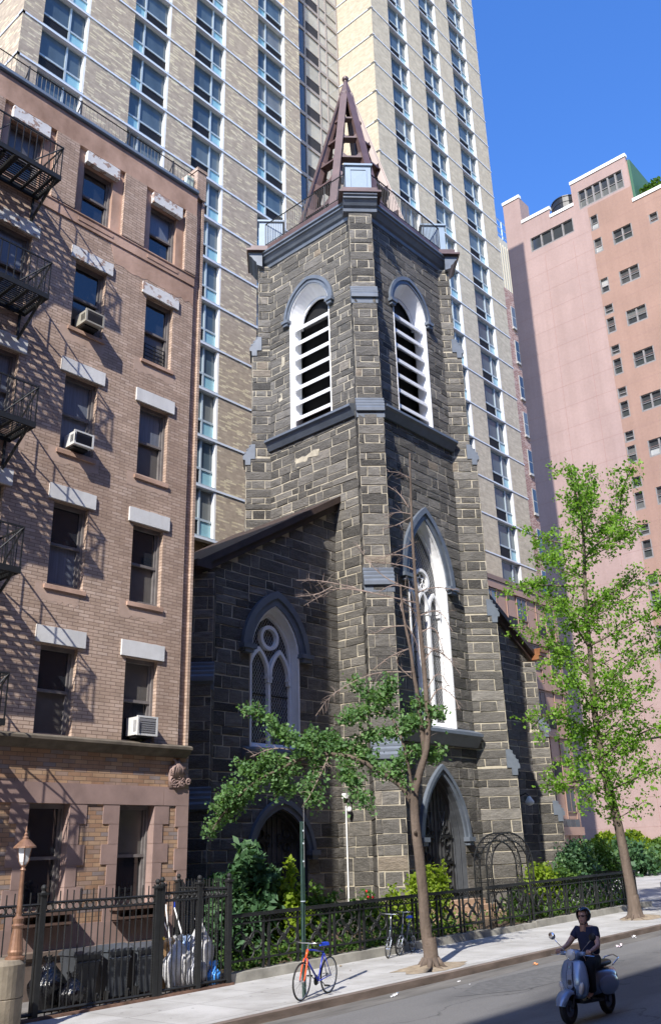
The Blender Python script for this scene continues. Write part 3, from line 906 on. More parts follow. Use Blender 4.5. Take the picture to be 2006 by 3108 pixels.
# belt course, mixed brick band, brownstone ground floor
b = MB(); b.prism(FT, [(0, 5.46), (.2, 5.42), (.26, 5.38), (.26, 5.32), (.2, 5.3), (.14, 5.22), (.05, 5.16), (0, 5.14)], -.1, TW+.3)
b.build('belt_course', M('mossy_belt', (.13, .11, .085), .9, var=(2, .4)), ten)
gh = [rect(x, x+1.05, z0, z1) for x, z0, z1 in grd]
b = MB(); b.wall(FT, [(0, 1.4), (TW+.38, 1.4), (TW+.38, 5.3), (0, 5.3)], gh, 0, .36)
b.quad(FT.P(TW+.38, 1.4, 0), FT.P(TW+.38, 1.4, -8), FT.P(TW+.38, 5.3, -8), FT.P(TW+.38, 5.3, 0))
b.build('brick_ground_floor', BRICK2, ten)
b = MB()
b.fbox(FT, 0, 12.8, 3.95, 4.4, 0, .03) ; b.fbox(FT, 12.812, TW+.4, 3.95, 4.4, -.3, .03)
b.fbox(FT, 0, TW+.4, .92, 1.4, -.3, .035)
for k, (x, z0, z1) in enumerate(grd):
    a0, a1 = x-2, x+1.05-2
    for i in range(5):
        za, zb = z0+(z1-z0)*i/5+.004, z0+(z1-z0)*(i+1)/5-.004
        wl = .44 if i % 2 == 0 else .26
        b.fbox(FT, a0-wl, a0+.012, za, zb, -.34, .02)
        b.fbox(FT, a1-.012, a1+wl, za, zb, -.34, .02)
    b.fbox(FT, a0-.3, a0, z0-.32, z0, -.3, .02); b.fbox(FT, a1, a1+.3, z0-.32, z0, -.3, .02)
for i in range(5):
    wl = .3 if i % 2 else .4
    b.fbox(FT, TW+.4-wl, TW+.4, 1.4+.51*i+.004, 1.4+.51*(i+1)-.004, -.3, .026)
b.build('brownstone_trim', BROWNSTONE, ten)
b = MB(); b.prism(FT, [(0, .95), (.09, .9), (.09, .8), (.03, .74), (0, .74)], 0, TW+.42); b.fbox(FT, 0, TW+.4, -.4, .74, -.3, .03)
b.build('water_table', M('dull_base_stone', (.15, .115, .095), .9, var=(2, .3)), ten)
# windows
def tenwin(x, z0, z1, wd, dep, kind, sash=.5):
    a0, a1 = x-2, x+wd-2
    f = MB()
    f.fbox(FT, a0, a0+.07, z0, z1, -dep-.1, -dep+.06); f.fbox(FT, a1-.07, a1, z0, z1, -dep-.1, -dep+.06)
    f.fbox(FT, a0+.07, a1-.07, z1-.1, z1, -dep-.1, -dep+.06); f.fbox(FT, a0+.07, a1-.07, z0, z0+.09, -dep-.1, -dep+.05)
    zm = z0+(z1-z0)*sash
    f.fbox(FT, a0+.07, a1-.07, zm-.035, zm+.035, -dep-.05, -dep+.03)
    f.fbox(FT, a1-.13, a1-.07, z0+.09, z1-.1, -dep-.06, -dep+.01)
    f.fbox(FT, a0+.07, a0+.12, z0+.09, z1-.1, -dep-.06, -dep+.01)
    w_ = f.build('window', FRAME, ten)
    g = MB(); g.fbox(FT, a0+.1, a1-.1, zm, z1-.05, -dep-.05, -dep-.03); g.build('pane', [GLASSD, BLINDS[0], BLINDS[1]][kind[0]], w_)
    g = MB(); g.fbox(FT, a0+.1, a1-.1, z0+.05, zm, -dep-.08, -dep-.06); g.build('pane', [GLASSD, BLINDS[0], BLINDS[1]][kind[1]], w_)
    return w_
rr = random.Random(3)
kinds = {(4, 3): (0, 0), (4, 2): (0, 0), (4, 1): (0, 1), (4, 0): (0, 2), (5, 4): (1, 0), (5, 3): (0, 2), (5, 2): (1, 2), (5, 1): (0, 2), (5, 0): (2, 0), (4, 4): (0, 0)}
for ci, x in enumerate(colx):
    if ci == 0: continue
    for fi, (z0, z1) in enumerate(flo):
        if ci == 4 and fi == 2: kd = (1, 1)
        else: kd = kinds.get((ci, fi), (rr.randint(0, 2), rr.randint(0, 2)))
        tenwin(x, z0, z1, 1.0, .2, kd)
        lb = MB()
        worn = fi >= 3
        n = 9; a0, a1 = x-.17-2, x+1.17-2
        if fi == 4: a0, a1 = x+.0-2, x+1.12-2
        top = z1+.42; bot = z1+.02
        pts = [(a0+(a1-a0)*i/n, bot+(rr.uniform(-.005, .02) if worn else 0)) for i in range(n+1)]+[(a0+(a1-a0)*i/n, top+(rr.uniform(-.018, .012) if worn else rr.uniform(-.008, .008))) for i in range(n, -1, -1)]
        lb.slab(FT, pts, -.28, .055 if fi < 4 else .12)
        lb.build('lintel', CHIP if worn else LINTEL, ten)
        if fi > 0:
            sb = MB(); sb.prism(FT, [(-.2, z0), (.05, z0-.03), (.05, z0-.13), (-.2, z0-.13)], x-2-.08, x+1.08-2); sb.build('sill', STUCCO, ten)
for k, (x, z0, z1) in enumerate(grd):
    tenwin(x, z0, z1, 1.05, .28, [(2, 0), (1, 0), (0, 0), (0, 0), (2, 0)][k], .48)
    sb = MB()
    a0, a1 = x-.12-2, x+1.17-2
    sb.fbox(FT, a0, a1, z0-.1, z0-.02, -.2, .34); sb.fbox(FT, a0+.05, a1-.05, z0-.3, z0-.24, .02, .28)
    for q in (a0+.12, (a0+a1)/2-.14, (a0+a1)/2+.14, a1-.12):
        sb.fbox(FT, q-.035, q+.035, z0-.34, z0-.1, .02, .24)
    sb.build('sill_shelf', M('dark_brown_sill', (.11, .07, .055), .7, var=(3, .3)), ten)
# window guard inside one window
b = MB()
for k in range(5): b.fbox(FT, 13.55-2, 14.35-2, 16.42+k*.13, 16.44+k*.13, -.19, -.17)
for k in range(3): b.fbox(FT, 13.6-2+k*.35, 13.63-2+k*.35, 16.38, 16.98, -.19, -.17)
b.build('window_guard', BLACKIRON, ten)
# roof coping, end chimney, railing
b = MB(); b.prism(FT, [(-.3, 23.25), (.1, 23.23), (.13, 23.26), (.13, 23.36), (-.3, 23.42)], 0, TW); b.build('coping', M('blue_grey_coping', (.19, .24, .31), .4, var=(2, .15)), ten)
b = MB(); b.fbox(FT, TW, TW+.37, 23.2, 24.35, -.95, .02); b.fbox(FT, TW-.03, TW+.4, 24.3, 24.42, -.97, .045); b.build('chimney', BRICK, ten)
b = MB()
for z in (24.03, 23.52): b.tube([FT.P(0, z, -.05), FT.P(TW-.1, z, -.05)], .018, 5)
n = 98
for i in range(n+1): b.tube([FT.P((TW-.1)*i/n, 23.4, -.05), FT.P((TW-.1)*i/n, 24.03, -.05)], .008, 4)
for k in range(8):
    a = .2+k*1.72
    b.tube([FT.P(a, 23.35, -.05), FT.P(a, 24.08, -.05)], .03, 5); b.tube([FT.P(a, 24.0, -.05), FT.P(a, 23.4, -.5)], .02, 4)
b.build('roof_railing', BLACKIRON, ten)
b = MB(); b.box(14.9, 15.16, TY+.12, TY+.3, 23.4, 24.0); b.build('roof_door', M('pale_green_paint', (.5, .62, .55), .6), ten)
# stuccoed patch beneath the top floor sills
b = MB(); rr = random.Random(12); n = 18
b.slab(FT, [(10.3+(TW-10.3)*i/n, 18.98+rr.uniform(-.06, .06)) for i in range(n+1)]+[(TW, 19.63), (10.1, 19.63)], 0, .006)
b.build('stucco_patch', STUCCO, ten)
# carved corner bracket
b = MB(); rr = random.Random(8)
ca, cz = TW+.1, 4.62
b.slab(FT, [(ca-.36, 4.38), (ca+.27, 4.38), (ca+.25, 4.7), (ca+.05, 4.9), (ca-.06, 5.12), (ca-.22, 4.95), (ca-.36, 4.9)], 0, .05)
for k in range(20):
    a = -.32+rr.uniform(0, .55)*(1 if k < 12 else .7); z = 4.42+rr.uniform(0, .5)
    R = rr.uniform(.05, .12)
    b.tube([FT.P(ca+a+R*(1-t/16)*math.cos(t*.7), z+R*(1-t/16)*math.sin(t*.7), .05+.004*t) for t in range(14)], [.035*(1-t/20) for t in range(14)], 5)
for k in range(7):
    a = ca-.25+.05*k; z = 4.75+.0*k
    b.tube([FT.P(a, z-.1, .06), FT.P(a-.03+.05*math.sin(k), z+.12, .1), FT.P(ca-.1-.02*k+.1*math.sin(k*2), z+.22+.02*k, .08)], [.05, .045, .02], 6)
b.build('carved_bracket', BROWNSTONE, ten, smooth=True)
# fire escape
fe = MB().build('fire_escape', BLACKIRON, ten) if False else None
FD = 1.2
PX0, PX1 = 3.2, 9.72
pz = [5.5, 8.82, 12.42, 16.02, 19.75]
first = None
root_fe = None
for k, z in enumerate(pz):
    b = MB()
    a0, a1 = PX0-2, PX1-2
    b.fbox(FT, a0, a1, z-.11, z+.03, FD-.05, FD); b.fbox(FT, a0, a1, z-.11, z+.03, .05, .1)
    for a in (a0, a1-.05, (a0+a1)/2, a1-1.3): b.fbox(FT, a, a+.05, z-.1, z+.02, .1, FD-.05)
    for i in range(19): b.fbox(FT, a0+.2+i*.34, a0+.275+i*.34, z-.035, z+.004, .1, FD-.05)
    n = 13
    for i in range(n):
        d = .14+(FD-.24)*i/(n-1)
        lo = a0 if (i < 5) else a0+0
        b.fbox(FT, lo, a1, z+.005, z+.02, d-.019, d+.019)
    pf = b.build('fire_escape', BLACKIRON, ten)
    r = MB()
    for h in (.98,):
        r.fbox(FT, a0, a1, z+h-.02, z+h+.02, FD-.035, FD-.005)
        r.fbox(FT, a1-.04, a1-.01, z+h-.02, z+h+.02, .02, FD); r.fbox(FT, a0+.01, a0+.04, z+h-.02, z+h+.02, .02, FD)
    n = 34
    for i in range(n+1):
        a = a0+.01+(a1-a0-.03)*i/n
        r.fbox(FT, a-.010, a+.010, z, z+.98, FD-.03, FD-.012)
    for i in range(6):
        d = .1+(FD-.12)*i/5
        for a in (a1-.03, a0+.03): r.fbox(FT, a-.010, a+.010, z, z+.98, d-.009, d+.009)
    r.build('railing', BLACKIRON, pf)
    s = MB()
    for a in (a0+.05, a1-.12, a1-2.6):
        s.tube([FT.P(a, z-.06, FD-.1), FT.P(a, z-.85, .02)], .04, 4); s.fbox(FT, a-.03, a+.03, z-.95, z, 0, .04)
    s.tube([FT.P(a1-.02, z+.98, FD), FT.P(a1-.02, z+.1, .15)], .022, 4)
    s.tube([FT.P(a1-.02, z+.98, FD-.02), FT.P(a1-.8, z+.05, FD-.02)], .02, 4)
    s.build('bracket', BLACKIRON, pf)
    if k < 4:
        t = MB(); z2 = pz[k+1]
        xa, xb = (a1-1.5, a1-4.2) if k % 2 == 0 else (a1-4.2, a1-1.5)
        for d in (.55, 1.05):
            t.slab(Fr((2.0, TY-d), (1, 0), (0, -1)), [(xa, z-.07), (xb, z2-.07), (xb, z2+.07), (xa, z+.07)], -.01, .01)
            t.tube([FT.P(xa, z+.85, d), FT.P(xb, z2+.85, d)], .018, 4)
        for i in range(13):
            f = (i+.5)/13
            aa, zz = xa+(xb-xa)*f, z+(z2-z)*f
            t.fbox(FT, aa-.11, aa+.11, zz-.012, zz+.012, .56, 1.04)
        t.build('stair', BLACKIRON, pf)
# air conditioners
def aircon(x, z, wd, h, out, label, light, dark):
    t = thing('air_conditioner', label, 'air conditioner', (x, TY, z), 'window air conditioners on the tenement')
    b = MB(); F = Fr((x, TY), (1, 0), (0, -1))
    b.fbox(F, 0, wd, z, z+h, -.2, out)
    b.fbox(F, -.02, wd+.02, z-.02, z+.025, out-.03, out+.02); b.fbox(F, -.02, wd+.02, z+h-.025, z+h+.02, out-.03, out+.02)
    b.fbox(F, -.02, .03, z+.025, z+h-.025, out-.03, out+.02); b.fbox(F, wd-.03, wd+.02, z+.025, z+h-.025, out-.03, out+.02)
    b.build('case', light, t)
    g = MB(); g.fbox(F, .04, wd-.04, z+.035, z+h-.035, out, out+.012)
    for k in range(6): g.fbox(F, .05, wd-.05, z+.06+k*(h-.12)/6, z+.075+k*(h-.12)/6, out+.012, out+.02)
    g.build('grille', dark, t)
    v = MB()
    for k in range(5): v.fbox(F, -.012, 0, z+.08, z+h-.08, .12+k*.05, .14+k*.05)
    v.build('side_vent', dark, t)
    s = MB(); s.fbox(F, .05, wd-.05, z-.06, z-.02, -.1, out*.6); s.build('support', BLACKIRON, t)
ACW = M('air_conditioner_white', (.6, .6, .585), .45, var=(3, .08)); ACD = M('air_conditioner_grille', (.09, .09, .09), .5)
aircon(11.3, 16.42, .54, .36, .36, 'beige and black air conditioner jutting from the fourth floor window beside the fire escape', M('air_conditioner_beige', (.35, .33, .28), .5), M('air_conditioner_dark', (.05, .045, .04), .5))
aircon(11.3, 12.76, .54, .36, .3, 'small white air conditioner under blue glass in a third floor window', ACW, M('air_conditioner_black', (.02, .022, .03), .3))
aircon(13.72, 5.6, .58, .44, .28, 'white air conditioner with a grey grille resting on the mossy belt course', ACW, M('air_conditioner_grey', (.22, .22, .23), .5))
# ------------------------------------------------------------------ tan brick dormitory tower behind the church
DBR = brick('mottled_tan_brick', .42, .095, [(0, (0.362, 0.292, 0.219)), (.3, (0.398, 0.322, 0.242)), (.55, (0.429, 0.351, 0.260)), (.80, (0.592, 0.503, 0.337)), (.93, (0.632, 0.546, 0.374))], (0.388, 0.317, 0.242), .006, .12, offset=.37, rough=.8)
DBR2 = brick('pale_grey_brick', .42, .095, [(0, (0.458, 0.395, 0.299)), (.4, (0.492, 0.428, 0.324)), (.75, (0.516, 0.452, 0.341)), (.93, (0.545, 0.476, 0.358))], (0.467, 0.410, 0.311), .006, .12, offset=.37, rough=.8)
BAND = M('metal_band', (.62, .66, .72), .45, metal=.0, spec=.5)
LITJAMB = M('painted_sunlit_jamb', (.74, .73, .70), .6)  # sun on the right-hand window jambs, put into their colour
MULL = M('pale_metal_mullion', (.36, .42, .45), .4, spec=.5)
TEAL = M('teal_spandrel_panel', (.24, .43, .48), .25, spec=.7)
GRILLE = M('black_vent_grille', (.022, .022, .026), .6)
DGL = glass('dorm_glass', (.04, .06, .09), .14, .45, [(0, (.075, .11, .14)), (.3, (.095, .135, .165)), (.5, (.15, .19, .205)), (.7, (.10, .145, .18)), (.86, (.20, .215, .21))])
TANMETAL = M('tan_metal_panel', (.36, .235, .185), .5, var=(.5, .12), spec=.4)
TANFRAME = M('brown_metal_frame', (.21, .145, .12), .5, spec=.4)
dorm = thing('dormitory_tower', 'tall tan brick dormitory tower with teal and black window panels rising behind the church', 'building', (35, 33, gz(35)))
YA, YB, YG, YBR = 33.3, 30.55, 34.1, 29.9
AX0, AX1, BX0, BX1 = 15.0, 35.1, 40.35, 56.2
ATOP, BTOP = 78.0, 92.6
FLH = 2.8
acols = [(16.09, 18.68, 17.66), (21.47, 24.0, 22.29), (25.85, 28.3, 27.35), (31.1, 33.65, 31.95)]
bcols = [(42.5, 44.85, 43.95), (47.0, 49.5, 48.45), (51.5, 54.1, 53.2)]
FA = Fr((0, YA), (1, 0), (0, -1)); FBk = Fr((0, YB), (1, 0), (0, -1)); FG = Fr((0, YG), (1, 0), (0, -1))
b = MB()
xs = [AX0]+[q for c in acols for q in c[:2]]+[AX1]
for i in range(0, len(xs), 2): b.fbox(FA, xs[i], xs[i+1], 0, ATOP, -.6, 0)
b.box(AX0, AX1, YA+.6, YA+18, 0, ATOP)
b.build('brick_wing', DBR, dorm)
b = MB()
xs = [BX0]+[q for c in bcols for q in c[:2]]+[BX1]
for i in range(0, len(xs), 2): b.fbox(FBk, xs[i], xs[i+1], 17.5, BTOP, -.6, 0)
b.box(BX0, BX1, YB+.6, YB+20, 0, BTOP)
b.build('brick_wing', DBR2, dorm)
ZA0 = 40.1-8*FLH; ZB0 = 49.45-11*FLH
for k in range(0, 16):
    z = ZA0+k*FLH
    if z > 70: break
    q = MB(); q.fbox(FA, AX0-.07, AX1+.02, z, z+.115, -.3, .045); q.box(AX0-.05, AX0+.1, YA-.045, YA+12, z, z+.115)
    q.build('floor_band', BAND, dorm)
for k in range(0, 24):
    z = ZB0+k*FLH
    if z > 84 or z < 17: continue
    q = MB(); q.fbox(FBk, BX0-.06, BX1+.06, z+.04, z+.13, -.3, .04); q.box(BX0-.06, BX0+.1, YB-.09, YG, z+.05, z+.13)
    q.build('floor_band', BAND, dorm)
# window columns: frame, spandrel parts, pane
def winmesh(wd, mu, rev):
    """window as wide as wd with a mullion at mu, black grille under the wider light"""
    f = MB(); g = MB()
    F = Fr((0, 0), (1, 0), (0, -1)); d = -.22
    z0, z1, zt = 0, FLH-.2, .92
    f.cm = 0
    f.fbox(F, 0, wd, -.085, 0, d-.1, .02)
    f.fbox(F, mu-.05, mu+.05, z0, z1, d-.06, d+.06)
    f.fbox(F, 0, .05, z0, z1, d-.06, d+.05)
    f.fbox(F, 0.05, wd-.12, zt-.06, zt+.06, d-.06, d+.05)
    f.fbox(F, .05, wd-.12, z0, z0+.06, d-.06, d+.03); f.fbox(F, .05, wd-.12, z1-.06, z1, d-.06, d+.03)
    f.cm = 1
    f.fbox(F, wd-.12, wd, z0, z1, d-.2, d+.215)
    wl = mu > wd/2
    f.cm = 2; a0, a1 = (.05, mu-.05) if wl else (mu+.05, wd-.12)
    f.fbox(F, a0, a1, .06, zt-.06, d-.05, d-.01)
    for k in range(8): f.fbox(F, a0, a1, .1+k*.095, .14+k*.095, d-.012, d+.012)
    f.cm = 3; a0, a1 = (mu+.05, wd-.12) if wl else (.05, mu-.05)
    f.fbox(F, a0, a1, .06, zt-.06, d-.05, d)
    g.fbox(F, .05, mu-.05, zt+.06, z1-.06, d-.05, d-.02); g.fbox(F, mu+.05, wd-.12, zt+.06, z1-.06, d-.05, d-.02)
    return f, g
wins = []
for ci, (x0, x1, mu) in enumerate(acols):
    for k in range(0, 15):
        z = ZA0+.2+k*FLH
        if z < 66: wins.append((x0, YA, z, ('A', ci)))
for ci, (x0, x1, mu) in enumerate(bcols):
    for k in range(0, 24):
        z = ZB0+.17+k*FLH
        if 18.6 < z < 84: wins.append((x0, YB, z, ('B', ci)))
protos = {}
for key, cs in (('A', acols), ('B', bcols)):
    for ci, (x0, x1, mu) in enumerate(cs):
        protos[(key, ci)] = winmesh(x1-x0, mu-x0, 0)
wins.sort(key=lambda q: (q[0]**2+q[1]**2+(q[2]-CAM_Z)**2))
MW = [MULL, LITJAMB, GRILLE, TEAL]
made = {}
for (x, y, z, key) in wins[:100]:
    if key not in made:
        f, g = protos[key]
        import copy
        f0, g0 = f, g
        o = MB(); o.v, o.f, o.m, o.t = [tuple(q) for q in f0.v], f0.f, f0.m, f0.t
        wo = o.build('window', MW); wo.parent = dorm; wo.matrix_parent_inverse = Matrix.Translation(dorm.location).inverted()
        gg = MB(); gg.v, gg.f, gg.m, gg.t = [tuple(q) for q in g0.v], g0.f, g0.m, g0.t
        po = gg.build('pane', DGL); po.parent = wo
        made[key] = (wo, po); wo.location = (x, y, z)
    else:
        wo, po = made[key]
        c = wo.copy(); COL.objects.link(c); c.location = (x, y, z)
        p = po.copy(); COL.objects.link(p); p.parent = c
rest = MB(); restg = MB()
for (x, y, z, key) in wins[100:]:
    f, g = protos[key]
    for src, dst in ((f, rest), (g, restg)):
        base = len(dst.v)
        dst.v += [(q[0]+x, q[1]+y, q[2]+z) for q in src.v]; dst.f += [[base+i for i in r] for r in src.f]; dst.m += src.m; dst.t += src.t
if rest.v:
    wr = tag(rest.build('window', MW, dorm), None, None, kind='stuff')
    tag(restg.build('pane', DGL, wr), None, None, kind='stuff')
# glazed link between the two wings
b = MB()
GLB = glass('link_glass', (.045, .07, .10), .1, .9); GLREFL = M('link_glass_reflection', (.40, .39, .345), .15, spec=.8, var=(.5, .25))  # tan panes carry the bright wing's reflection as painted colour
b.cm = 0; b.fbox(FG, AX1, 36.55, 0, ATOP, -.3, 0); b.cm = 1; b.fbox(FG, 36.55, BX0, 0, ATOP, -.3, -.01)
lk = b.build('glazed_link', [GLB, GLREFL], dorm)
b = MB()
for x in (36.55, 38.1, 38.95, 40.25): b.fbox(FG, x-.05, x+.05, 0, ATOP, 0, .08)
for k in range(6, 24):
    z = 55.5-FLH*5+(k-6)*2.76-14*0
    if z > 76: break
    b.fbox(FG, AX1, BX0, z-.28, z, 0, .07); b.fbox(FG, 36.6, BX0, z+.95, z+1.0, 0, .05)
    b2 = MB(); b2.fbox(FG, 36.62, 38.05, z+.06, z+.92, 0, .03); b2.build('link_grille', GRILLE, lk)
b.build('link_mullion', M('link_frame', (.33, .29, .265), .5), lk)
# brown metal clad base with its own windows, right of the church
BRX0, BRX1, BRT = 38.0, 57.3, 19.2
FBR = Fr((BRX0, YBR), (1, 0), (0, -1))
b = MB(); b.box(BRX0, BRX1, YBR+.02, YB+8, 0, BRT)
for F, W in ((FBR, BRX1-BRX0),):
    for k in range(7):
        z = BRT-.55-k*3.05
        if z > 0: b.fbox(F, 0, W+.06, z, z+.5, 0, .14)
    i = 0
    while i*1.25 < W:
        b.fbox(F, i*1.25, i*1.25+.05, 0, BRT, 0, .06); i += 1
b.build('metal_clad_base', TANMETAL, dorm)
b = MB(); b.fbox(FBR, -.1, BRX1-BRX0+.1, BRT-.02, BRT+.3, -.3, .2); b.build('base_cornice', TANFRAME, dorm)
for fl in range(6):
    z = BRT-.55-3.05*(fl+1)+.5
    if z < .5: continue
    for i in range(5, 15):
        if (i+fl*2) % 3 == 0: continue
        a = i*1.25+.06
        if fl == 5 and i > 11: continue
        f = MB()
        if i % 3 == 1:
            f.fbox(FBR, a+.05, a+1.13, z+.1, z+1.0, .0, .03)
            f.build('vent_grille', GRILLE, dorm)
        else:
            f.fbox(FBR, a, a+1.19, z+.9, z+.98, 0, .07); f.fbox(FBR, a, a+1.19, z+2.4, z+2.5, 0, .07); f.fbox(FBR, a+.57, a+.62, z+.98, z+2.4, 0, .05)
            o = f.build('window', TANFRAME, dorm)
            g = MB(); g.fbox(FBR, a+.02, a+1.17, z+.98, z+2.4, -.02, .025); g.build('pane', DGL, o)
d = MB(); d.fbox(FBR, 55.35-BRX0, 56.5-BRX0, .2, 3.05, .0, .07); d.build('doorway', BLACK, dorm)
d = MB(); d.fbox(FBR, 54.5-BRX0, 57.0-BRX0, 3.45, 4.4, 0, .06); o = d.build('transom_window', TANFRAME, dorm)
for k in range(4):
    g = MB(); g.fbox(FBR, 54.55-BRX0+k*.61, 55.1-BRX0+k*.61, 3.5, 4.35, .06, .075); g.build('pane', DGL, o)

# ------------------------------------------------------------------ pink loft building, right
def stuccowall(name, col):
    mt, t, b, N, L = nodes(name)
    n = noise(N, L, .22, 7); r = ramp(N, [(.3, tuple(c*.90 for c in col)), (.7, tuple(min(1, c*1.08) for c in col))]); L(n, r.inputs[0])
    n2 = noise(N, L, 4, 6); r2 = ramp(N, [(.3, (.94, .94, .94)), (.7, (1.05, 1.05, 1.05))]); L(n2, r2.inputs[0])
    c = mixrgb(N, L, 'MULTIPLY', 1., r.outputs[0], r2.outputs[0])
    n3 = noise(N, L, .8, 6, stretch=(1, 1.2, .05)); r3 = ramp(N, [(.35, (.92, .91, .90)), (.6, (1, 1, 1))]); L(n3, r3.inputs[0])
    c = mixrgb(N, L, 'MULTIPLY', 1., c, r3.outputs[0])
    L(c, b.inputs['Base Color']); b.inputs['Roughness'].default_value = .9; bumped(N, L, b, n2, .1, .02); return mt
PINK = stuccowall('pink_stucco', (.352, .25, .228)); SALMON = stuccowall('salmon_stucco', (.308, .194, .152))
PXX = 80.0
pink = thing('pink_loft_building', 'pink and salmon stuccoed loft building with stepped white copings standing at the right', 'building', (PXX, 30, 0))
FP = Fr((PXX, 50.0), (0, -1), (-1, 0))           # a = 50-y
def pa(y): return 50-y
prof = [(pa(42.4), -2), (pa(42.4), 75.6), (pa(40.15), 75.6), (pa(40.15), 71.8), (pa(36.5), 71.8), (pa(36.5), 70.6), (pa(33.6), 70.6), (pa(33.6), 73.5), (pa(26.9), 73.4), (pa(26.9), 67.3), (pa(14), 67.3), (pa(14), -2)]
wl = [(39.4, 33.9, 67.15, 69.05, 4), (32.9, 27.5, 69.55, 72.0, 6)]
wn = []
for k in range(13):
    z = 64.8-4.98*k+(.05 if k else 0)
    z = [64.85, 59.65][k] if k < 2 else 59.65-4.97*(k-1)
    wn.append((31.95, 30.95, z-1.85, z, 1))
    if k >= 1: wn.append((31.95, 30.95, z+.38 if False else z-3.35+4.97-1.6+.0, 0, 0))
smallw = []
for k in range(13):
    z = [64.85, 59.65][k] if k < 2 else 59.65-4.97*(k-1)
    smallw.append((31.95, 30.95, z-1.85, z, 1, 1))
    if k >= 2: smallw.append((31.95, 30.9, z+.45, z+1.6, 1, 1))
    smallw.append((29.75, 27.5, z-1.85, z-.05, 2, 1))
    if k < 1: smallw.append((25.6, 24.6, z-1.35, z-.15, 1, 1))
    if k >= 2: smallw.append((25.4, 23.2, z-1.85, z-.05, 2, 1)); smallw.append((21.4, 19.2, z-1.85, z-.05, 2, 1))
smallw.append((31.95, 31.0, 66.05, 67.95, 1, 1))
smallw = [s for s in smallw if s[2] > 5]
allw = [(y0, y1, z0, z1) for y0, y1, z0, z1, n in wl]+[s[:4] for s in smallw]
hol = [[(pa(y0), z0), (pa(y1), z0), (pa(y1), z1), (pa(y0), z1)] for y0, y1, z0, z1 in allw]
SPL = 32.02
def clipx(poly, a, keep_left):
    out = []
    for i in range(len(poly)):
        p, q = poly[i], poly[(i+1) % len(poly)]
        ip = (p[0] <= a) == keep_left or p[0] == a; iq = (q[0] <= a) == keep_left or q[0] == a
        if ip: out.append(p)
        if ip != iq: t = (a-p[0])/(q[0]-p[0]); out.append((a, p[1]+(q[1]-p[1])*t))
    return out
b = MB()
asplit = pa(SPL)
# the pink field with the left strip window; the salmon field carries the rest
strip1 = hol[0]
leftp = [q for q in clipx(prof, asplit, True)]
rightp = [q for q in clipx(prof, asplit, False)]
h2 = [clipx(h, asplit, True) for h in hol]; h3 = [clipx(h, asplit, False) for h in hol]
def clean(h): return len(h) >= 3 and max(q[0] for q in h)-min(q[0] for q in h) > .05
# strip window two crosses the paint line: keep the paint break to its right edge
b.wall(FP, [q for q in prof if True], hol, 0, .22) if False else None
top = [(pa(33.6), 69.3), (pa(33.6), 73.5), (pa(26.9), 73.4), (pa(26.9), 69.3)]
b = MB(); b.wall(FP, [(pa(42.4), -2), (pa(SPL), -2), (pa(SPL), 69.3), (pa(33.6), 69.3), (pa(33.6), 70.6), (pa(36.5), 70.6), (pa(36.5), 71.8), (pa(40.15), 71.8), (pa(40.15), 75.6), (pa(42.4), 75.6)], [hol[0]], 0, .22)
b.wall(FP, [(pa(33.6), 69.3), (pa(26.9), 69.3), (pa(26.9), 73.4), (pa(33.6), 73.5)], [hol[1]], 0, .22)
b.box(PXX+.45, PXX+18, 14, 42.4, -2, 67)
b.quad((PXX, 42.4, -2), (PXX+.5, 42.4, -2), (PXX+.5, 42.4, 75), (PXX, 42.4, 75))
b.box(PXX+.01, PXX+2.2, 40.15, 42.39, 67, 75.5)
b.box(PXX+.45, PXX+9, 26.9, 33.6, 60, 73.3)
b.build('pink_wall', PINK, pink)
b = MB(); b.wall(FP, [(pa(SPL), -2), (pa(14), -2), (pa(14), 67.3), (pa(26.9), 67.3), (pa(26.9), 69.3), (pa(SPL), 69.3)], hol[2:], 0, .22)
b.build('salmon_wall', SALMON, pink)
b = MB()
k = 0
z = 66.3
while z > 4:
    b.fbox(FP, pa(42.4), pa(14), z-.025, z, 0, .006); z -= 2.485
for y in (37.8, 34.2): b.fbox(FP, pa(y)-.02, pa(y)+.02, 3, 66, 0, .006)
b.build('stucco_joint', M('stucco_joint_line', (.31, .19, .17), .9), pink)  # joints laid on as thin strips of a darker colour
WCOP = M('white_coping', (.80, .80, .80), .6)
for (y0, y1, zz) in ((42.4, 40.15, 75.6), (40.15, 36.5, 71.8), (36.5, 33.6, 70.6), (33.6, 26.9, 73.5), (26.9, 14, 67.3)):
    b = MB(); b.fbox(FP, pa(y0)-.05, pa(y1)+.05, zz-.12, zz+.28, -.4, .1); b.build('coping', WCOP, pink)
b = MB(); b.box(PXX+.3, PXX+9, 26.6, 26.88, 67.3, 73); b.build('green_penthouse_side', M('green_cladding', (.05, .13, .085), .8), pink)
PFR = M('grey_steel_window_frame', (.22, .205, .20), .55, var=(2, .2))
PGL = glass('loft_glass', (.05, .055, .06), .1, .8, [(0, (.05, .055, .06)), (.4, (.09, .09, .09)), (.6, (.06, .07, .07)), (.78, (.16, .165, .16)), (.93, (.5, .51, .5))])
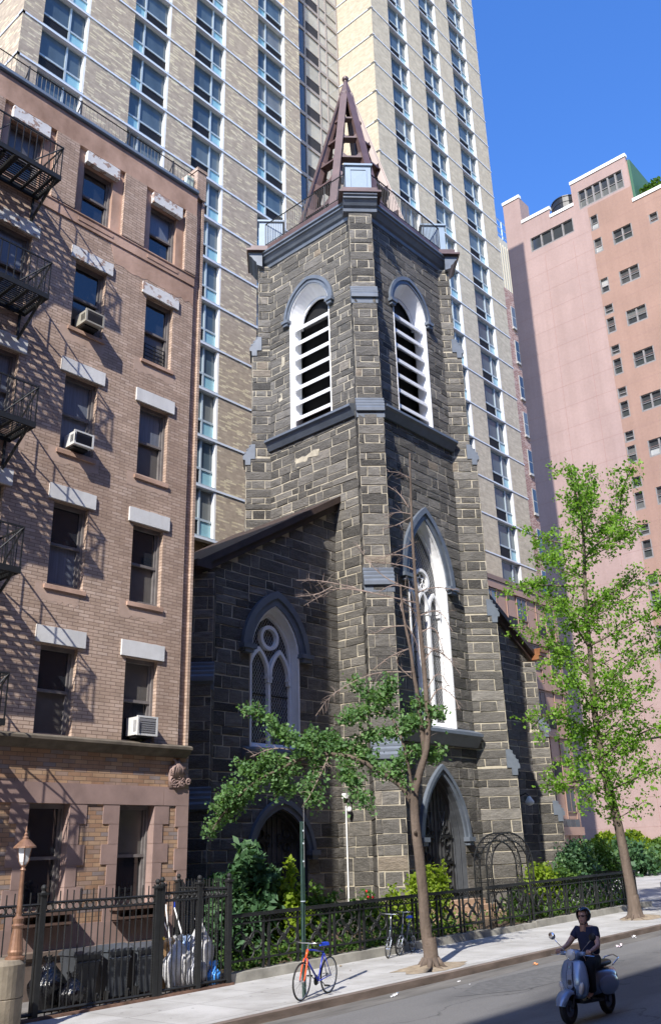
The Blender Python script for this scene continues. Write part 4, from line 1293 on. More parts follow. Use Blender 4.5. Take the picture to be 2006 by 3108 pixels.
def pinkwin(y0, y1, z0, z1, n, rows):
    a0, a1 = pa(y0), pa(y1); d = -.2
    f = MB()
    f.fbox(FP, a0, a0+.12, z0, z1, d-.1, d+.19); f.fbox(FP, a1-.12, a1, z0, z1, d-.1, d+.19)
    f.fbox(FP, a0+.1, a1-.1, z0, z0+.16, d-.1, d+.19); f.fbox(FP, a0+.1, a1-.1, z1-.08, z1, d-.1, d+.1)
    for i in range(1, n):
        a = a0+(a1-a0)*i/n; f.fbox(FP, a-.09, a+.09, z0+.16, z1-.08, d-.1, d+.1)
    if rows: f.fbox(FP, a0+.1, a1-.1, (z0+z1)/2-.04, (z0+z1)/2+.04, d-.06, d+.05)
    o = f.build('window', PFR, pink)
    for r in ((0, 1) if rows else (0,)):
        g = MB()
        za, zb = (z0+.1, z1-.05) if not rows else ((z0+.1, (z0+z1)/2) if r == 0 else ((z0+z1)/2, z1-.05))
        g.fbox(FP, a0+.05, a1-.05, za, zb, d-.06-.02*r, d-.03-.02*r); g.build('pane', PGL, o)
for y0, y1, z0, z1, n in wl: pinkwin(y0, y1, z0, z1, n, n == 6)
for y0, y1, z0, z1, n, r in smallw: pinkwin(y0, y1, z0, z1, n, 1)
tk = thing('water_tank', 'round black water tank on the roof of the pink building', 'tank', (82.3, 35.6, 70.6))
b = MB(); b.lathe([(1.75, 70.2), (1.75, 73.0), (1.82, 73.02), (1.82, 73.14), (.3, 73.7)], (82.4, 35.4, 0), 32); b.build('drum', M('tank_black', (.02, .022, .026), .35), tk, smooth=False)
b = MB(); b.torus((82.4, 35.4, 71.2), 1.77, .03, (0, 0, 1), 32, 5); b.torus((82.4, 35.4, 72.3), 1.77, .03, (0, 0, 1), 32, 5); b.build('hoop', BLACKIRON, tk)
b = MB()
b.tube([(PXX-.05, 34, 5.8), (PXX-.05, 30, 6.0), (PXX-.05, 26.5, 6.5), (PXX-.05, 26, 5.4)], .04, 4)
b.tube([(PXX-.06, 41, 11.3), (PXX-.06, 34, 11.6), (PXX-.06, 24, 12.1), (PXX-.06, 18, 12.6)], .06, 4)
b.build('cable', BLACKIRON, pink)

# ------------------------------------------------------------------ red brick block seen in the gap between
red = thing('red_brick_block', 'red brick block with white sills seen in the gap between tower and pink building', 'building', (95, 62, 0))
RBR = brick('red_brick', .6, .2, [(0, (.25, .10, .075)), (.4, (.31, .14, .11)), (.7, (.42, .26, .22))], (.42, .36, .32), .03)
b = MB(); b.box(80, 125, 60, 78, -3, 88); b.build('wall', RBR, red)
FRD = Fr((80, 60), (1, 0), (0, -1))
for k in range(13):
    for i in range(6):
        z = 85-k*6.4; a = 14.2+i*4.4
        if z < 3: continue
        f = MB(); f.fbox(FRD, a, a+2.3, z-4, z, 0, .08); f.fbox(FRD, a-.1, a+2.4, z-4.35, z-4, 0, .3)
        o = f.build('window', M('grey_sash', (.4, .39, .37), .7), red)
        g = MB()
        for q in (0, 1):
            for s in (0, 1): g.fbox(FRD, a+.15+1.05*q, a+1.1+1.05*q, z-3.85+1.95*s, z-2.05+1.95*s, .08, .1)
        g.build('pane', PGL, o)
bei = thing('beige_tower', 'distant beige ribbed tower with a blue roof rail in the gap beside the pink building', 'building', (130, 85, 0))
b = MB(); b.box(108, 170, 82, 110, -3, 133)
for i in range(60): b.box(108+i*1.0, 108.45+i*1.0, 81.6, 82, 88, 131)
b.build('wall', M('beige_ribs', (.50, .46, .38), .9), bei)
b = MB()
for z in (134, 136, 138): b.tube([(108, 82, z), (170, 82, z)], .14, 4)
for i in range(22): b.tube([(108+i*2.8, 82, 133), (108+i*2.8, 82, 138)], .14, 4)
b.build('roof_rail', M('blue_white_rail', (.5, .6, .8), .5), bei)
# ------------------------------------------------------------------ church fence: paired bars, quatrefoil panels, pierced top rail, on a low kerb
def fence_run(name, label, xs, y, group=None, gate=False):
    t = thing(name, label, 'gate' if gate else 'fence', (xs[0], y, gz(xs[0])), group)
    z0 = .2 if not gate else .22
    x0, x1 = xs[0], xs[-1]
    r = MB()
    def seg(za, zb, d0, d1, mb):
        mb.hexa([(x0,y+d0,gz(x0)+za),(x1,y+d0,gz(x1)+za),(x1,y+d1,gz(x1)+za),(x0,y+d1,gz(x0)+za),(x0,y+d0,gz(x0)+zb),(x1,y+d0,gz(x1)+zb),(x1,y+d1,gz(x1)+zb),(x0,y+d1,gz(x0)+zb)])
    seg(1.33, 1.39, -.06, .06, r); seg(1.18, 1.215, -.035, .035, r); seg(1.39, 1.41, -.035, .035, r)
    n = int((x1-x0)/.135)
    for i in range(n):
        x = x0+(i+.5)*(x1-x0)/n; g = gz(x)
        r.torus((x, y, g+1.272), .045, .016, (0, 1, 0), 8, 4)
    r.build('top_rail', BLACKIRON, t)
    b = MB(); seg(.40, .44, -.03, .03, b); b.build('bottom_rail', BLACKIRON, t)
    for i, x in enumerate(xs):
        b = MB(); g = gz(x)
        offs = (-.09, .09) if 0 < i < len(xs)-1 else ((.045,) if i == 0 else (-.045,))
        for o in offs: b.box(x+o-.026, x+o+.026, y-.026, y+.026, g+z0-.1, g+1.3)
        b.build('post', BLACKIRON, t)
    for i in range(len(xs)-1):
        a0, a1 = xs[i]+.1, xs[i+1]-.1
        c = (a0+a1)/2; g = gz(c); z = g+.81
        b = MB(); R = min(.2, (a1-a0)/4.6)
        for dx, dz in ((0, .205), (0, -.205), (-R*1.28, 0), (R*1.28, 0)):
            b.tube([(c+dx+R*math.cos(q*PI/10), y, z+dz+R*.95*math.sin(q*PI/10)) for q in range(20)], .021, 6, closed=True)
        for q in range(8):
            a = q*PI/4
            b.tube([(c, y, z), (c+.07*math.cos(a), y-.02, z+.07*math.sin(a)), (c+.1*math.cos(a+.3), y, z+.1*math.sin(a+.3))], [.02, .022, .01], 5)
        b.ell((c, y, z), (.045, .045, .045), 8, 6)
        b.build('quatrefoil', BLACKIRON, t)
    return t
FYN = 17.1
fence_run('iron_fence', 'low black iron quatrefoil fence running from the tall picket fence to the arbour', [15.2+1.162*k for k in range(10)], FYN)
fence_run('iron_fence', 'low black iron quatrefoil fence enclosing the shrubs right of the arbour', [28.62+1.16*k for k in range(8)], FYN)
fence_run('garden_gate', 'double leaf black iron quatrefoil gate under the arched arbour', [25.95, 27.25, 28.4], FYN-.02, gate=True)
b = MB()
for (x0, x1) in ((15.15, 25.75), (28.5, 37.6)):
    b.hexa([(x0,16.92,gz(x0)-.05),(x1,16.92,gz(x1)-.05),(x1,17.28,gz(x1)-.05),(x0,17.28,gz(x0)-.05),(x0,16.95,gz(x0)+.2),(x1,16.95,gz(x1)+.2),(x1,17.28,gz(x1)+.2),(x0,17.28,gz(x0)+.2)])
x0, x1 = 25.75, 28.5
b.hexa([(x0,16.93,gz(x0)-.05),(x1,16.93,gz(x1)-.05),(x1,17.28,gz(x1)-.05),(x0,17.28,gz(x0)-.05),(x0,16.96,gz(x0)+.16),(x1,16.96,gz(x1)+.16),(x1,17.28,gz(x1)+.16),(x0,17.28,gz(x0)+.16)])
tag(b.build('kerb_wall', COPINGSTONE), 'low weathered stone kerb wall carrying the quatrefoil fence along the pavement', 'wall')
fx = 36.75
rt = thing('iron_fence', 'short black iron fence return at the far right end running back from the pavement', 'fence', (fx, FYN, gz(fx)))
b = MB(); b.box(fx-.03, fx+.03, FYN, FYN+5, gz(fx)+1.33, gz(fx)+1.39); b.box(fx-.02, fx+.02, FYN, FYN+5, gz(fx)+.4, gz(fx)+.44)
b.build('rail', BLACKIRON, rt)
for k in range(5): b = MB(); b.box(fx-.03, fx+.03, FYN+.0+k*1.2, FYN+.06+k*1.2, gz(fx), gz(fx)+1.36); b.build('post', BLACKIRON, rt)
# arbour
ab = thing('garden_arbour', 'arched black wrought iron arbour standing over the garden gate', 'arbour', (27.3, 17.6, gz(27)))
def arb(x0, x1, y, top, nm):
    b = MB(); g = gz(27)
    for k in range(2):
        e = .32*k
        xa, xb = x0+e, x1-e
        c, R = (xa+xb)/2, (xb-xa)/2
        zs = g+2.0
        pts = [(xa, y, g)]+[(c-R*math.cos(PI*q/16), y, zs+(top-e*.75-zs)*math.sin(PI*q/16)) for q in range(17)]+[(xb, y, g)]
        b.tube(pts, .028, 5)
    for xx in (x0+.11, x0+.21, x1-.11, x1-.21): b.tube([(xx, y, g), (xx, y, g+1.95)], .012, 4)
    c = (x0+x1)/2
    for q in range(1, 16):
        a = PI*q/16
        p = lambda f: (c-((x1-x0)/2-.32*f)*math.cos(a), y, g+2.0+(top-.24*f-g-2.0)*math.sin(a))
        m_ = p(.5)
        b.torus(m_, .085, .011, (0, 1, 0), 9, 4)
    for xx in (x0+.16, x1-.16):
        for k in range(5): b.torus((xx, y, g+.3+.42*k), .085, .011, (0, 1, 0), 9, 4)
    return b.build(nm, BLACKIRON, ab)
arb(26.4, 29.3, 17.33, gz(27)+3.0, 'front_arch'); arb(26.4, 29.3, 17.8, gz(27)+3.0, 'rear_arch')
for q in range(0, 17):
    b = MB(); a = PI*q/16; b.tube([(27.85-1.45*math.cos(a), y, gz(27)+2.0+1.0*math.sin(a)) for y in (17.33, 17.8)], .012, 4); b.build('cross_bar', BLACKIRON, ab)
for zz in (.5, 1.0, 1.5):
    for xx in (26.4, 29.3): b = MB(); b.tube([(xx, 17.33, gz(27)+zz), (xx, 17.8, gz(27)+zz)], .012, 4); b.build('cross_bar', BLACKIRON, ab)

# ------------------------------------------------------------------ tall picket fence of the tenement areaway
def picket_run(name, label, p0, p1, n, zt=2.1, cat='fence', posts=(True, True), group='tall picket fence sections', knob=False, base=.06):
    t = thing(name, label, cat, (p0[0], p0[1], gz(p0[0])), group)
    P = lambda f, z: (p0[0]+(p1[0]-p0[0])*f, p0[1]+(p1[1]-p0[1])*f, gz(p0[0])+z)
    b = MB()
    for z in (2.0, 1.84): b.tube([P(0, z), P(1, z)], .022, 4)
    b.tube([P(0, .13), P(1, .13)], .03, 4)
    b.build('rail', BLACKIRON, t)
    b = MB(); tw = MB()
    for i in range(n):
        f = (i+.5)/n
        (tw if i % 2 else b).tube([P(f, base), P(f, zt+(.12 if i % 2 else .1))], .0135, 5)
        if i % 2:
            for k in range(26): tw.torus(P(f, .35+k*.05), .014, .006, (.3, 0, 1), 5, 3)
        if i: b.torus(P(i/n, 1.92), min(.062, .45*math.dist(p0, p1)/n), .012, (p1[1]-p0[1], -(p1[0]-p0[0]), 0), 12, 4)
    b.build('pickets', BLACKIRON, t); tw.build('twisted_pickets', BLACKIRON, t)
    for f, on in ((0, posts[0]), (1, posts[1])):
        if on:
            q = MB(); c = P(f, 0)
            q.box(c[0]-.055, c[0]+.055, c[1]-.055, c[1]+.055, c[2]-.05, c[2]+2.14); q.box(c[0]-.08, c[0]+.08, c[1]-.08, c[1]+.08, c[2]+2.14, c[2]+2.18)
            q.lathe([(.05, 2.18), (.035, 2.22)], c, 8); q.ell((c[0], c[1], c[2]+2.27), (.055, .055, .06), 10, 6)
            q.build('post', BLACKIRON, t)
    if knob:
        q = MB(); c = P(.04, 1.12); q.ell((c[0], c[1]-.07, c[2]), (.035, .035, .035), 10, 6); q.build('brass_knob', M('brass', (.55, .38, .09), .25, metal=1.), t)
    return t
PY = 16.9
picket_run('picket_fence', 'tall black picket fence section at the left edge behind the copper lamp', (8.2, PY+.12), (10.28, PY+.05), 13, posts=(False, False))
picket_run('picket_fence', 'tall black picket fence section with ring frieze in front of the dark wheeled bins', (10.3, PY+.05), (12.98, PY), 18)
picket_run('picket_gate', 'tall black picket gate with a small brass knob beside the clear rubbish bags', (13.1, PY), (14.98-.85, PY), 8, cat='gate', knob=True)
picket_run('picket_fence', 'tall black picket fence section in front of the clear rubbish bags', (14.2, PY), (15.0, PY), 6, posts=(False, True))
picket_run('picket_fence', 'tall black picket fence return running back to the church wall', (15.04, PY+.1), (15.3, PY+2.2), 16, posts=(False, True))
b = MB(); b.hexa([(9.4,16.82,gz(9)-.02),(15.15,16.82,gz(15)-.02),(15.15,17.02,gz(15)-.02),(9.4,17.02,gz(9)-.02),(9.4,16.84,gz(9)+.05),(15.15,16.84,gz(15)+.05),(15.15,17.0,gz(15)+.05),(9.4,17.0,gz(9)+.05)])
tag(b.build('fence_plinth', M('rusty_plinth', (.12, .07, .05), .9, var=(4, .5))), 'low rust stained plinth under the tall picket fence', 'kerb')

# ------------------------------------------------------------------ vegetation
LEAF_A = leafmat('ginkgo_leaf', [(.075, .16, .02), (.13, .26, .03), (.19, .34, .045), (.26, .42, .07)], .45)
LEAF_B = leafmat('young_ginkgo_leaf', [(.075, .155, .065), (.125, .235, .085), (.18, .30, .11)], .4)
LEAF_DK = leafmat('dark_shrub_leaf', [(.03, .08, .035), (.065, .14, .06), (.13, .22, .09)], .25)
LEAF_YL = leafmat('yellow_green_leaf', [(.10, .16, .015), (.20, .29, .025), (.31, .39, .04)], .45)
LEAF_MD = leafmat('mid_green_leaf', [(.04, .09, .02), (.08, .16, .03), (.13, .22, .045)], .4)
BARK = M('grey_bark', (.115, .088, .07), .95, var=(5, .4, (1, 1, .25)), bump=(9, .9, .03))
BARK2 = M('pale_twig', (.26, .20, .17), .9, var=(4, .25))
FLOWER = M('red_rose', (.5, .02, .03), .6)
def leafmesh(name, C, size, mat, parent, seed, up=.35, long=1., tone=None):
    r = np.random.default_rng(seed)
    C = np.asarray(C); n = len(C)
    nr = r.normal(size=(n, 3)); nr[:, 2] += up*2; nr[:, 1] -= .35; nr /= np.linalg.norm(nr, axis=1)[:, None]
    t = r.normal(size=(n, 3)); t -= nr*(t*nr).sum(1)[:, None]; t /= np.linalg.norm(t, axis=1)[:, None]
    bt = np.cross(nr, t)
    s = size*r.uniform(.5, 1.45, n)[:, None]
    V = np.empty((n, 5, 3))
    V[:, 0] = C-t*s*.55*long; V[:, 1] = C+bt*s*.5+nr*s*.1+t*s*.12; V[:, 2] = C+t*s*.5*long; V[:, 3] = C-bt*s*.5+nr*s*.1+t*s*.12
    V = V[:, :4].reshape(-1, 3)
    me = bpy.data.meshes.new(name)
    me.vertices.add(n*4); me.vertices.foreach_set('co', V.ravel())
    me.loops.add(n*4); me.loops.foreach_set('vertex_index', np.arange(n*4, dtype=np.int32))
    me.polygons.add(n); me.polygons.foreach_set('loop_start', np.arange(0, n*4, 4, dtype=np.int32))
    me.update(calc_edges=True)
    tn = r.uniform(0, 1, n) if tone is None else np.clip(np.asarray(tone)+r.normal(0, .16, n), 0, 1)
    me.materials.append(mat)
    finish(me, None, tn)
    return link(name, me, parent)
def along(pl, step):
    out = []
    for a, b in zip(pl[:-1], pl[1:]):
        a, b = Vector(a), Vector(b); n = max(1, int((b-a).length/step))
        out += [(a.lerp(b, i/n), (b-a).normalized()) for i in range(n)]
    return out
def smoothpl(pl, k=2):
    pl = [Vector(p) for p in pl]
    for _ in range(k):
        q = [pl[0]]
        for a, b in zip(pl[:-1], pl[1:]): q += [a.lerp(b, .25), a.lerp(b, .75)]
        q.append(pl[-1]); pl = q
    return pl
def limb(mb, pl, r0, r1, n=7):
    pl = smoothpl(pl); k = len(pl)
    mb.tube([tuple(p) for p in pl], [r0+(r1-r0)*i/(k-1) for i in range(k)], n)
def wander(rnd, pl, depth, amp):
    """give a limb its own run in depth"""
    d = rnd.uniform(-1, 1)*depth
    n = len(pl); out = []
    for i, p in enumerate(pl):
        f = i/(n-1)
        out.append((p[0]+.72*d*f+rnd.uniform(-amp, amp)*f, p[1]+.69*d*f+rnd.uniform(-amp, amp)*f, p[2]+rnd.uniform(-amp, amp)*f*.5))
    return out
T1_TRUNK = [
    [(18.91, 14.17, 0.03), (18.88, 14.21, 0.56), (18.85, 14.25, 1.06), (18.85, 14.25, 1.79), (18.82, 14.28, 2.53), (18.80, 14.32, 3.14), (18.79, 14.33, 3.60), (18.81, 14.30, 4.07)],
    [(18.81, 14.30, 4.03), (18.93, 14.15, 4.62), (19.01, 14.03, 4.94), (19.07, 13.95, 5.43), (19.08, 13.94, 6.10), (19.07, 13.96, 7.30), (19.04, 14.00, 8.55), (19.02, 14.03, 9.85), (19.02, 14.03, 11.09), (19.04, 14.00, 12.29), (19.06, 13.97, 13.36)],
    [(19.00, 14.05, 4.94), (18.97, 14.09, 5.69), (18.94, 14.13, 6.53), (18.90, 14.19, 7.05), (18.88, 14.20, 7.58), (18.81, 14.30, 8.30), (18.77, 14.35, 9.03), (18.78, 14.35, 9.40)],
    [(18.79, 14.33, 3.68), (18.63, 14.55, 4.21), (18.33, 14.93, 4.51), (18.04, 15.32, 4.85), (17.69, 15.79, 5.04), (17.33, 16.26, 5.06), (17.02, 16.67, 4.92), (16.72, 17.07, 4.70), (16.41, 17.48, 4.48), (16.11, 17.88, 4.10), (15.86, 18.21, 3.64), (15.73, 18.37, 3.33)],
    [(18.78, 14.34, 4.08), (18.72, 14.42, 4.88), (18.64, 14.52, 5.46), (18.53, 14.68, 5.89), (18.33, 14.93, 6.32), (18.14, 15.20, 6.68)],
]
T1_LEAFY = [
    [(17.33, 16.26, 5.06), (17.03, 16.66, 5.33), (16.72, 17.07, 5.69), (16.51, 17.35, 6.12), (16.25, 17.69, 6.06)],
    [(17.69, 15.79, 5.04), (17.54, 15.98, 5.38), (17.23, 16.39, 5.56), (16.92, 16.80, 5.50)],
    [(17.02, 16.67, 4.92), (16.72, 17.07, 5.11), (16.41, 17.48, 4.80), (16.20, 17.75, 4.73)],
    [(16.72, 17.07, 4.70), (16.41, 17.48, 4.48), (16.11, 17.88, 4.10), (15.86, 18.21, 3.64), (15.73, 18.37, 3.33)],
    [(16.41, 17.48, 4.48), (16.21, 17.75, 4.09), (16.00, 18.01, 3.94)],
    [(17.33, 16.26, 5.06), (17.28, 16.33, 4.66), (17.22, 16.41, 4.10), (17.32, 16.28, 3.94)],
    [(18.04, 15.32, 4.85), (17.84, 15.58, 5.19), (17.54, 15.98, 5.62)],
    [(17.69, 15.79, 5.04), (17.73, 15.73, 4.63), (17.92, 15.48, 4.13), (18.07, 15.29, 3.81)],
    [(18.33, 14.93, 4.51), (18.19, 15.12, 4.84), (18.05, 15.31, 5.09), (17.85, 15.58, 5.35)],
    [(18.64, 14.52, 5.46), (18.47, 14.76, 5.56), (18.16, 15.17, 5.50)],
    [(18.53, 14.68, 5.89), (18.28, 15.01, 6.07), (18.02, 15.35, 6.05), (17.81, 15.63, 5.86)],
    [(18.33, 14.93, 6.32), (18.14, 15.20, 6.68), (18.01, 15.36, 6.86)],
    [(18.38, 14.87, 6.23), (18.50, 14.72, 6.57), (18.56, 14.64, 6.82)],
    [(18.72, 14.42, 4.88), (18.86, 14.24, 5.12), (19.05, 13.98, 4.94), (19.21, 13.78, 4.97)],
    [(18.97, 14.09, 5.69), (18.83, 14.27, 5.78), (18.68, 14.48, 5.79)],
    [(19.08, 13.94, 6.10), (19.20, 13.79, 5.96), (19.28, 13.69, 6.00)],
    [(18.93, 14.15, 6.11), (18.95, 14.11, 6.27), (18.98, 14.08, 6.36)],
    [(17.02, 16.67, 4.92), (16.82, 16.94, 4.61), (16.71, 17.08, 4.29), (16.92, 16.81, 4.20)],
    [(18.63, 14.55, 4.21), (18.54, 14.66, 4.65), (18.65, 14.52, 4.89)],
    [(16.11, 17.88, 4.10), (15.95, 18.08, 4.27), (15.80, 18.28, 3.72)],
    [(18.64, 14.52, 5.46), (18.78, 14.35, 5.70), (18.89, 14.20, 5.86)],
]
T1_BARE = [
    [(19.08, 13.94, 6.10), (19.28, 13.68, 6.68), (19.52, 13.36, 6.32), (19.56, 13.32, 5.98)],
    [(19.08, 13.95, 6.52), (19.30, 13.66, 7.11), (19.48, 13.42, 6.57)],
    [(19.07, 13.96, 7.30), (19.27, 13.70, 7.72), (19.46, 13.44, 7.35)],
    [(19.05, 13.99, 8.10), (19.29, 13.67, 8.25), (19.36, 13.57, 7.45)],
    [(19.02, 14.03, 9.19), (19.28, 13.68, 9.35), (19.71, 13.12, 9.22)],
    [(19.02, 14.03, 9.28), (18.69, 14.46, 9.50), (18.32, 14.94, 10.01), (18.07, 15.28, 10.80)],
    [(19.02, 14.03, 9.85), (18.82, 14.29, 10.01), (18.33, 14.94, 10.15)],
    [(19.01, 14.04, 8.92), (18.31, 14.97, 9.26), (17.88, 15.54, 9.44), (17.60, 15.90, 9.41)],
    [(18.31, 14.97, 9.26), (17.93, 15.47, 9.48), (17.66, 15.83, 9.50), (17.16, 16.48, 9.08)],
    [(18.04, 15.32, 9.42), (17.44, 16.11, 9.71), (17.06, 16.62, 9.75)],
    [(17.66, 15.83, 9.50), (17.38, 16.19, 9.25), (17.03, 16.66, 9.23)],
    [(19.05, 13.98, 10.13), (18.72, 14.42, 10.35), (18.38, 14.87, 10.19)],
    [(19.01, 14.04, 11.49), (18.76, 14.37, 11.56), (18.55, 14.64, 11.34)],
    [(19.01, 14.04, 11.39), (18.80, 14.31, 11.21), (18.55, 14.65, 11.14)],
    [(19.03, 14.01, 12.59), (18.85, 14.25, 12.71), (18.65, 14.52, 12.69)],
    [(18.98, 14.07, 11.69), (18.86, 14.24, 12.10), (18.67, 14.49, 12.38)],
    [(19.02, 14.02, 10.61), (18.83, 14.27, 10.53), (18.61, 14.57, 10.46)],
    [(18.88, 14.21, 7.05), (18.51, 14.70, 7.08), (18.20, 15.12, 7.02), (17.88, 15.54, 6.79), (17.56, 15.96, 6.47), (17.34, 16.24, 5.98)],
    [(18.87, 14.22, 6.88), (18.62, 14.55, 7.25), (18.68, 14.47, 7.51)],
    [(18.81, 14.30, 8.30), (18.55, 14.65, 8.32), (18.28, 15.01, 8.16)],
    [(18.81, 14.31, 8.39), (18.96, 14.10, 8.01), (19.05, 13.99, 7.48)],
    [(18.77, 14.35, 9.03), (18.99, 14.07, 8.73), (19.05, 13.98, 8.28)],
    [(19.02, 14.03, 5.27), (19.09, 13.93, 5.84), (19.30, 13.65, 6.08)],
    [(18.85, 14.26, 7.67), (18.58, 14.61, 7.56), (18.25, 15.04, 7.19)],
    [(19.04, 14.00, 8.55), (19.36, 13.57, 8.70), (19.55, 13.33, 8.05)],
    [(19.06, 13.97, 7.74), (19.42, 13.50, 7.53), (19.65, 13.19, 6.99)],
    [(18.80, 14.31, 8.57), (18.76, 14.38, 8.94), (18.84, 14.26, 9.21)],
    [(17.33, 16.26, 5.06), (16.92, 16.80, 5.50), (16.67, 17.14, 5.61), (16.41, 17.48, 5.46)],
    [(17.02, 16.66, 5.17), (16.67, 17.14, 5.27), (16.30, 17.62, 5.05)],
    [(18.78, 14.35, 9.40), (18.64, 14.53, 9.46), (18.41, 14.83, 9.25)],
    [(17.54, 15.99, 5.05), (17.32, 16.27, 4.33), (17.17, 16.48, 3.87)],
]
T2_TRUNK = [
    [(32.08, 15.11, 0.21), (32.07, 15.14, 1.18), (32.04, 15.20, 2.26), (32.02, 15.25, 3.14), (31.97, 15.35, 4.16), (31.90, 15.48, 5.09), (31.87, 15.56, 6.51), (31.88, 15.53, 7.85), (31.92, 15.45, 9.09), (31.94, 15.40, 10.64), (31.98, 15.32, 12.22), (32.06, 15.15, 13.99), (32.10, 15.06, 15.53), (32.09, 15.09, 16.85), (32.07, 15.13, 17.83)],
]
T2_BR = [
    [(31.87, 15.55, 7.73), (32.23, 14.80, 8.53), (32.69, 13.83, 9.31), (33.20, 12.77, 9.96)],
    [(31.87, 15.56, 6.51), (31.53, 16.27, 7.17), (31.23, 16.89, 7.60), (30.99, 17.39, 7.02)],
    [(31.92, 15.45, 9.09), (31.56, 16.19, 9.94), (31.17, 17.02, 10.81), (30.74, 17.92, 11.18)],
    [(31.94, 15.41, 9.86), (32.27, 14.71, 10.17), (32.72, 13.77, 10.58), (33.28, 12.59, 11.23)],
    [(31.98, 15.32, 12.22), (31.58, 16.16, 12.46), (31.15, 17.07, 12.71), (30.71, 17.98, 12.55)],
    [(31.96, 15.36, 11.29), (32.37, 14.51, 11.85), (32.77, 13.66, 12.28), (33.20, 12.77, 13.11)],
    [(32.04, 15.20, 13.57), (31.78, 15.74, 14.21), (31.40, 16.53, 14.60), (31.09, 17.19, 15.28)],
    [(32.06, 15.15, 13.99), (32.42, 14.41, 14.58), (32.72, 13.77, 15.05), (32.97, 13.25, 15.54)],
    [(32.08, 15.12, 14.68), (32.31, 14.64, 15.61), (32.43, 14.38, 16.30), (32.51, 14.20, 17.30)],
    [(31.86, 15.57, 5.68), (32.19, 14.88, 6.11), (32.57, 14.09, 6.52), (32.93, 13.33, 6.70)],
    [(31.90, 15.49, 4.97), (31.51, 16.30, 4.91), (31.14, 17.07, 4.72), (30.89, 17.61, 4.81)],
    [(31.95, 15.39, 4.51), (32.32, 14.61, 4.92), (32.74, 13.74, 5.21)],
    [(31.93, 15.43, 9.73), (31.66, 16.00, 10.70), (31.47, 16.40, 11.28), (31.20, 16.96, 11.47)],
    [(32.09, 15.09, 15.25), (31.94, 15.41, 16.17), (31.90, 15.49, 17.07)],
    [(31.88, 15.53, 7.85), (31.59, 16.13, 8.40), (31.34, 16.66, 8.70)],
    [(31.95, 15.38, 10.63), (32.23, 14.81, 11.22), (32.44, 14.36, 12.10)],
    [(31.89, 15.51, 5.33), (31.66, 16.00, 5.71), (31.33, 16.68, 5.40)],
    [(31.87, 15.55, 7.73), (32.06, 15.15, 7.45), (32.38, 14.47, 7.64), (32.68, 13.86, 7.46)],
    [(32.02, 15.23, 13.30), (32.21, 14.85, 13.80), (32.49, 14.25, 14.00), (32.76, 13.68, 13.92)],
    [(32.00, 15.29, 12.49), (31.78, 15.74, 13.09), (31.64, 16.04, 13.55), (31.30, 16.74, 13.64)],
    [(31.94, 15.40, 10.64), (31.74, 15.81, 11.34), (31.67, 15.97, 12.03), (31.51, 16.30, 12.21)],
    [(31.91, 15.47, 9.35), (32.16, 14.94, 9.17), (32.33, 14.58, 8.51), (32.42, 14.40, 8.24)],
    [(31.85, 15.59, 6.28), (32.10, 15.06, 6.36), (32.27, 14.71, 5.74)],
    [(32.06, 15.15, 14.41), (31.97, 15.34, 15.15), (32.11, 15.06, 16.11)],
    [(31.93, 15.43, 4.62), (31.70, 15.92, 4.54), (31.48, 16.38, 4.22)],
    [(32.37, 14.51, 11.85), (32.56, 14.11, 11.41), (32.77, 13.67, 11.35)],
    [(31.89, 15.50, 8.60), (31.69, 15.93, 9.27), (31.38, 16.58, 9.46), (31.16, 17.05, 9.38)],
    [(31.87, 15.56, 5.80), (31.76, 15.78, 6.65), (31.50, 16.33, 6.57)],
    [(32.72, 13.77, 15.05), (32.72, 13.78, 15.91), (32.83, 13.54, 16.45)],
]
# street tree 1: half bare, one leafy limb reaching left
rnd = random.Random(21)
t1 = thing('street_tree', 'leaning street tree with bare upper stems and one leafy limb reaching left over the pavement', 'tree', (18.91, 14.2, gz(18.9)))
b = MB()
rad = [(.15, .105), (.105, .018), (.075, .02), (.08, .015), (.05, .012)]
for pl, (r0, r1) in zip(T1_TRUNK, rad): limb(b, pl, r0, r1, 10 if r0 > .1 else 7)
c = T1_TRUNK[0][0]
b.lathe([(.33, -.06), (.22, .08), (.175, .3), (.148, .7)], (c[0], c[1], c[2]), 14, cap=False)
for k in range(9):
    a = k*.72; L_ = rnd.uniform(.35, .75)
    b.tube([(c[0]+.14*math.cos(a), c[1]+.14*math.sin(a), c[2]+.22), (c[0]+.3*math.cos(a), c[1]+.3*math.sin(a), c[2]+.07), (c[0]+L_*math.cos(a+.2), c[1]+L_*.8*math.sin(a+.2), c[2]-.01)], [.09, .05, .02], 6)
b.tube([tuple(Vector(T1_TRUNK[0][5])+Vector((-.08, -.05, -.1))), tuple(Vector(T1_TRUNK[0][5])+Vector((-.2, -.12, -.02)))], [.05, .035], 6)
b.build('trunk', BARK, t1, smooth=True)
tw = MB(); lv = []; lt_ = []
def twigs(pl, n, ln, rr, target=None, tone=.5, per=26, spread=.2, droop=0.):
    pts = along(smoothpl(pl), .05)
    for i in range(n):
        p, d = pts[int(rnd.random()**.8*(len(pts)-1))]
        v = Vector((rnd.gauss(0, 1), rnd.gauss(0, 1), rnd.gauss(0, .8)-droop)); v = (v.normalized()+d*.7).normalized()
        L_ = ln*rnd.uniform(.4, 1.1)
        e = p+v*L_
        m_ = p.lerp(e, .5)+Vector((0, 0, L_*.08))
        tw.tube([tuple(p), tuple(m_), tuple(e)], [rr, rr*.7, rr*.3], 4)
        if target is not None:
            tt = tone+rnd.uniform(-.25, .25)
            for q in range(per):
                f = rnd.random(); c_ = p.lerp(e, f)
                target.append((c_.x+rnd.gauss(0, spread), c_.y+rnd.gauss(0, spread), c_.z+rnd.gauss(0, spread*.8))); lt_.append(tt)
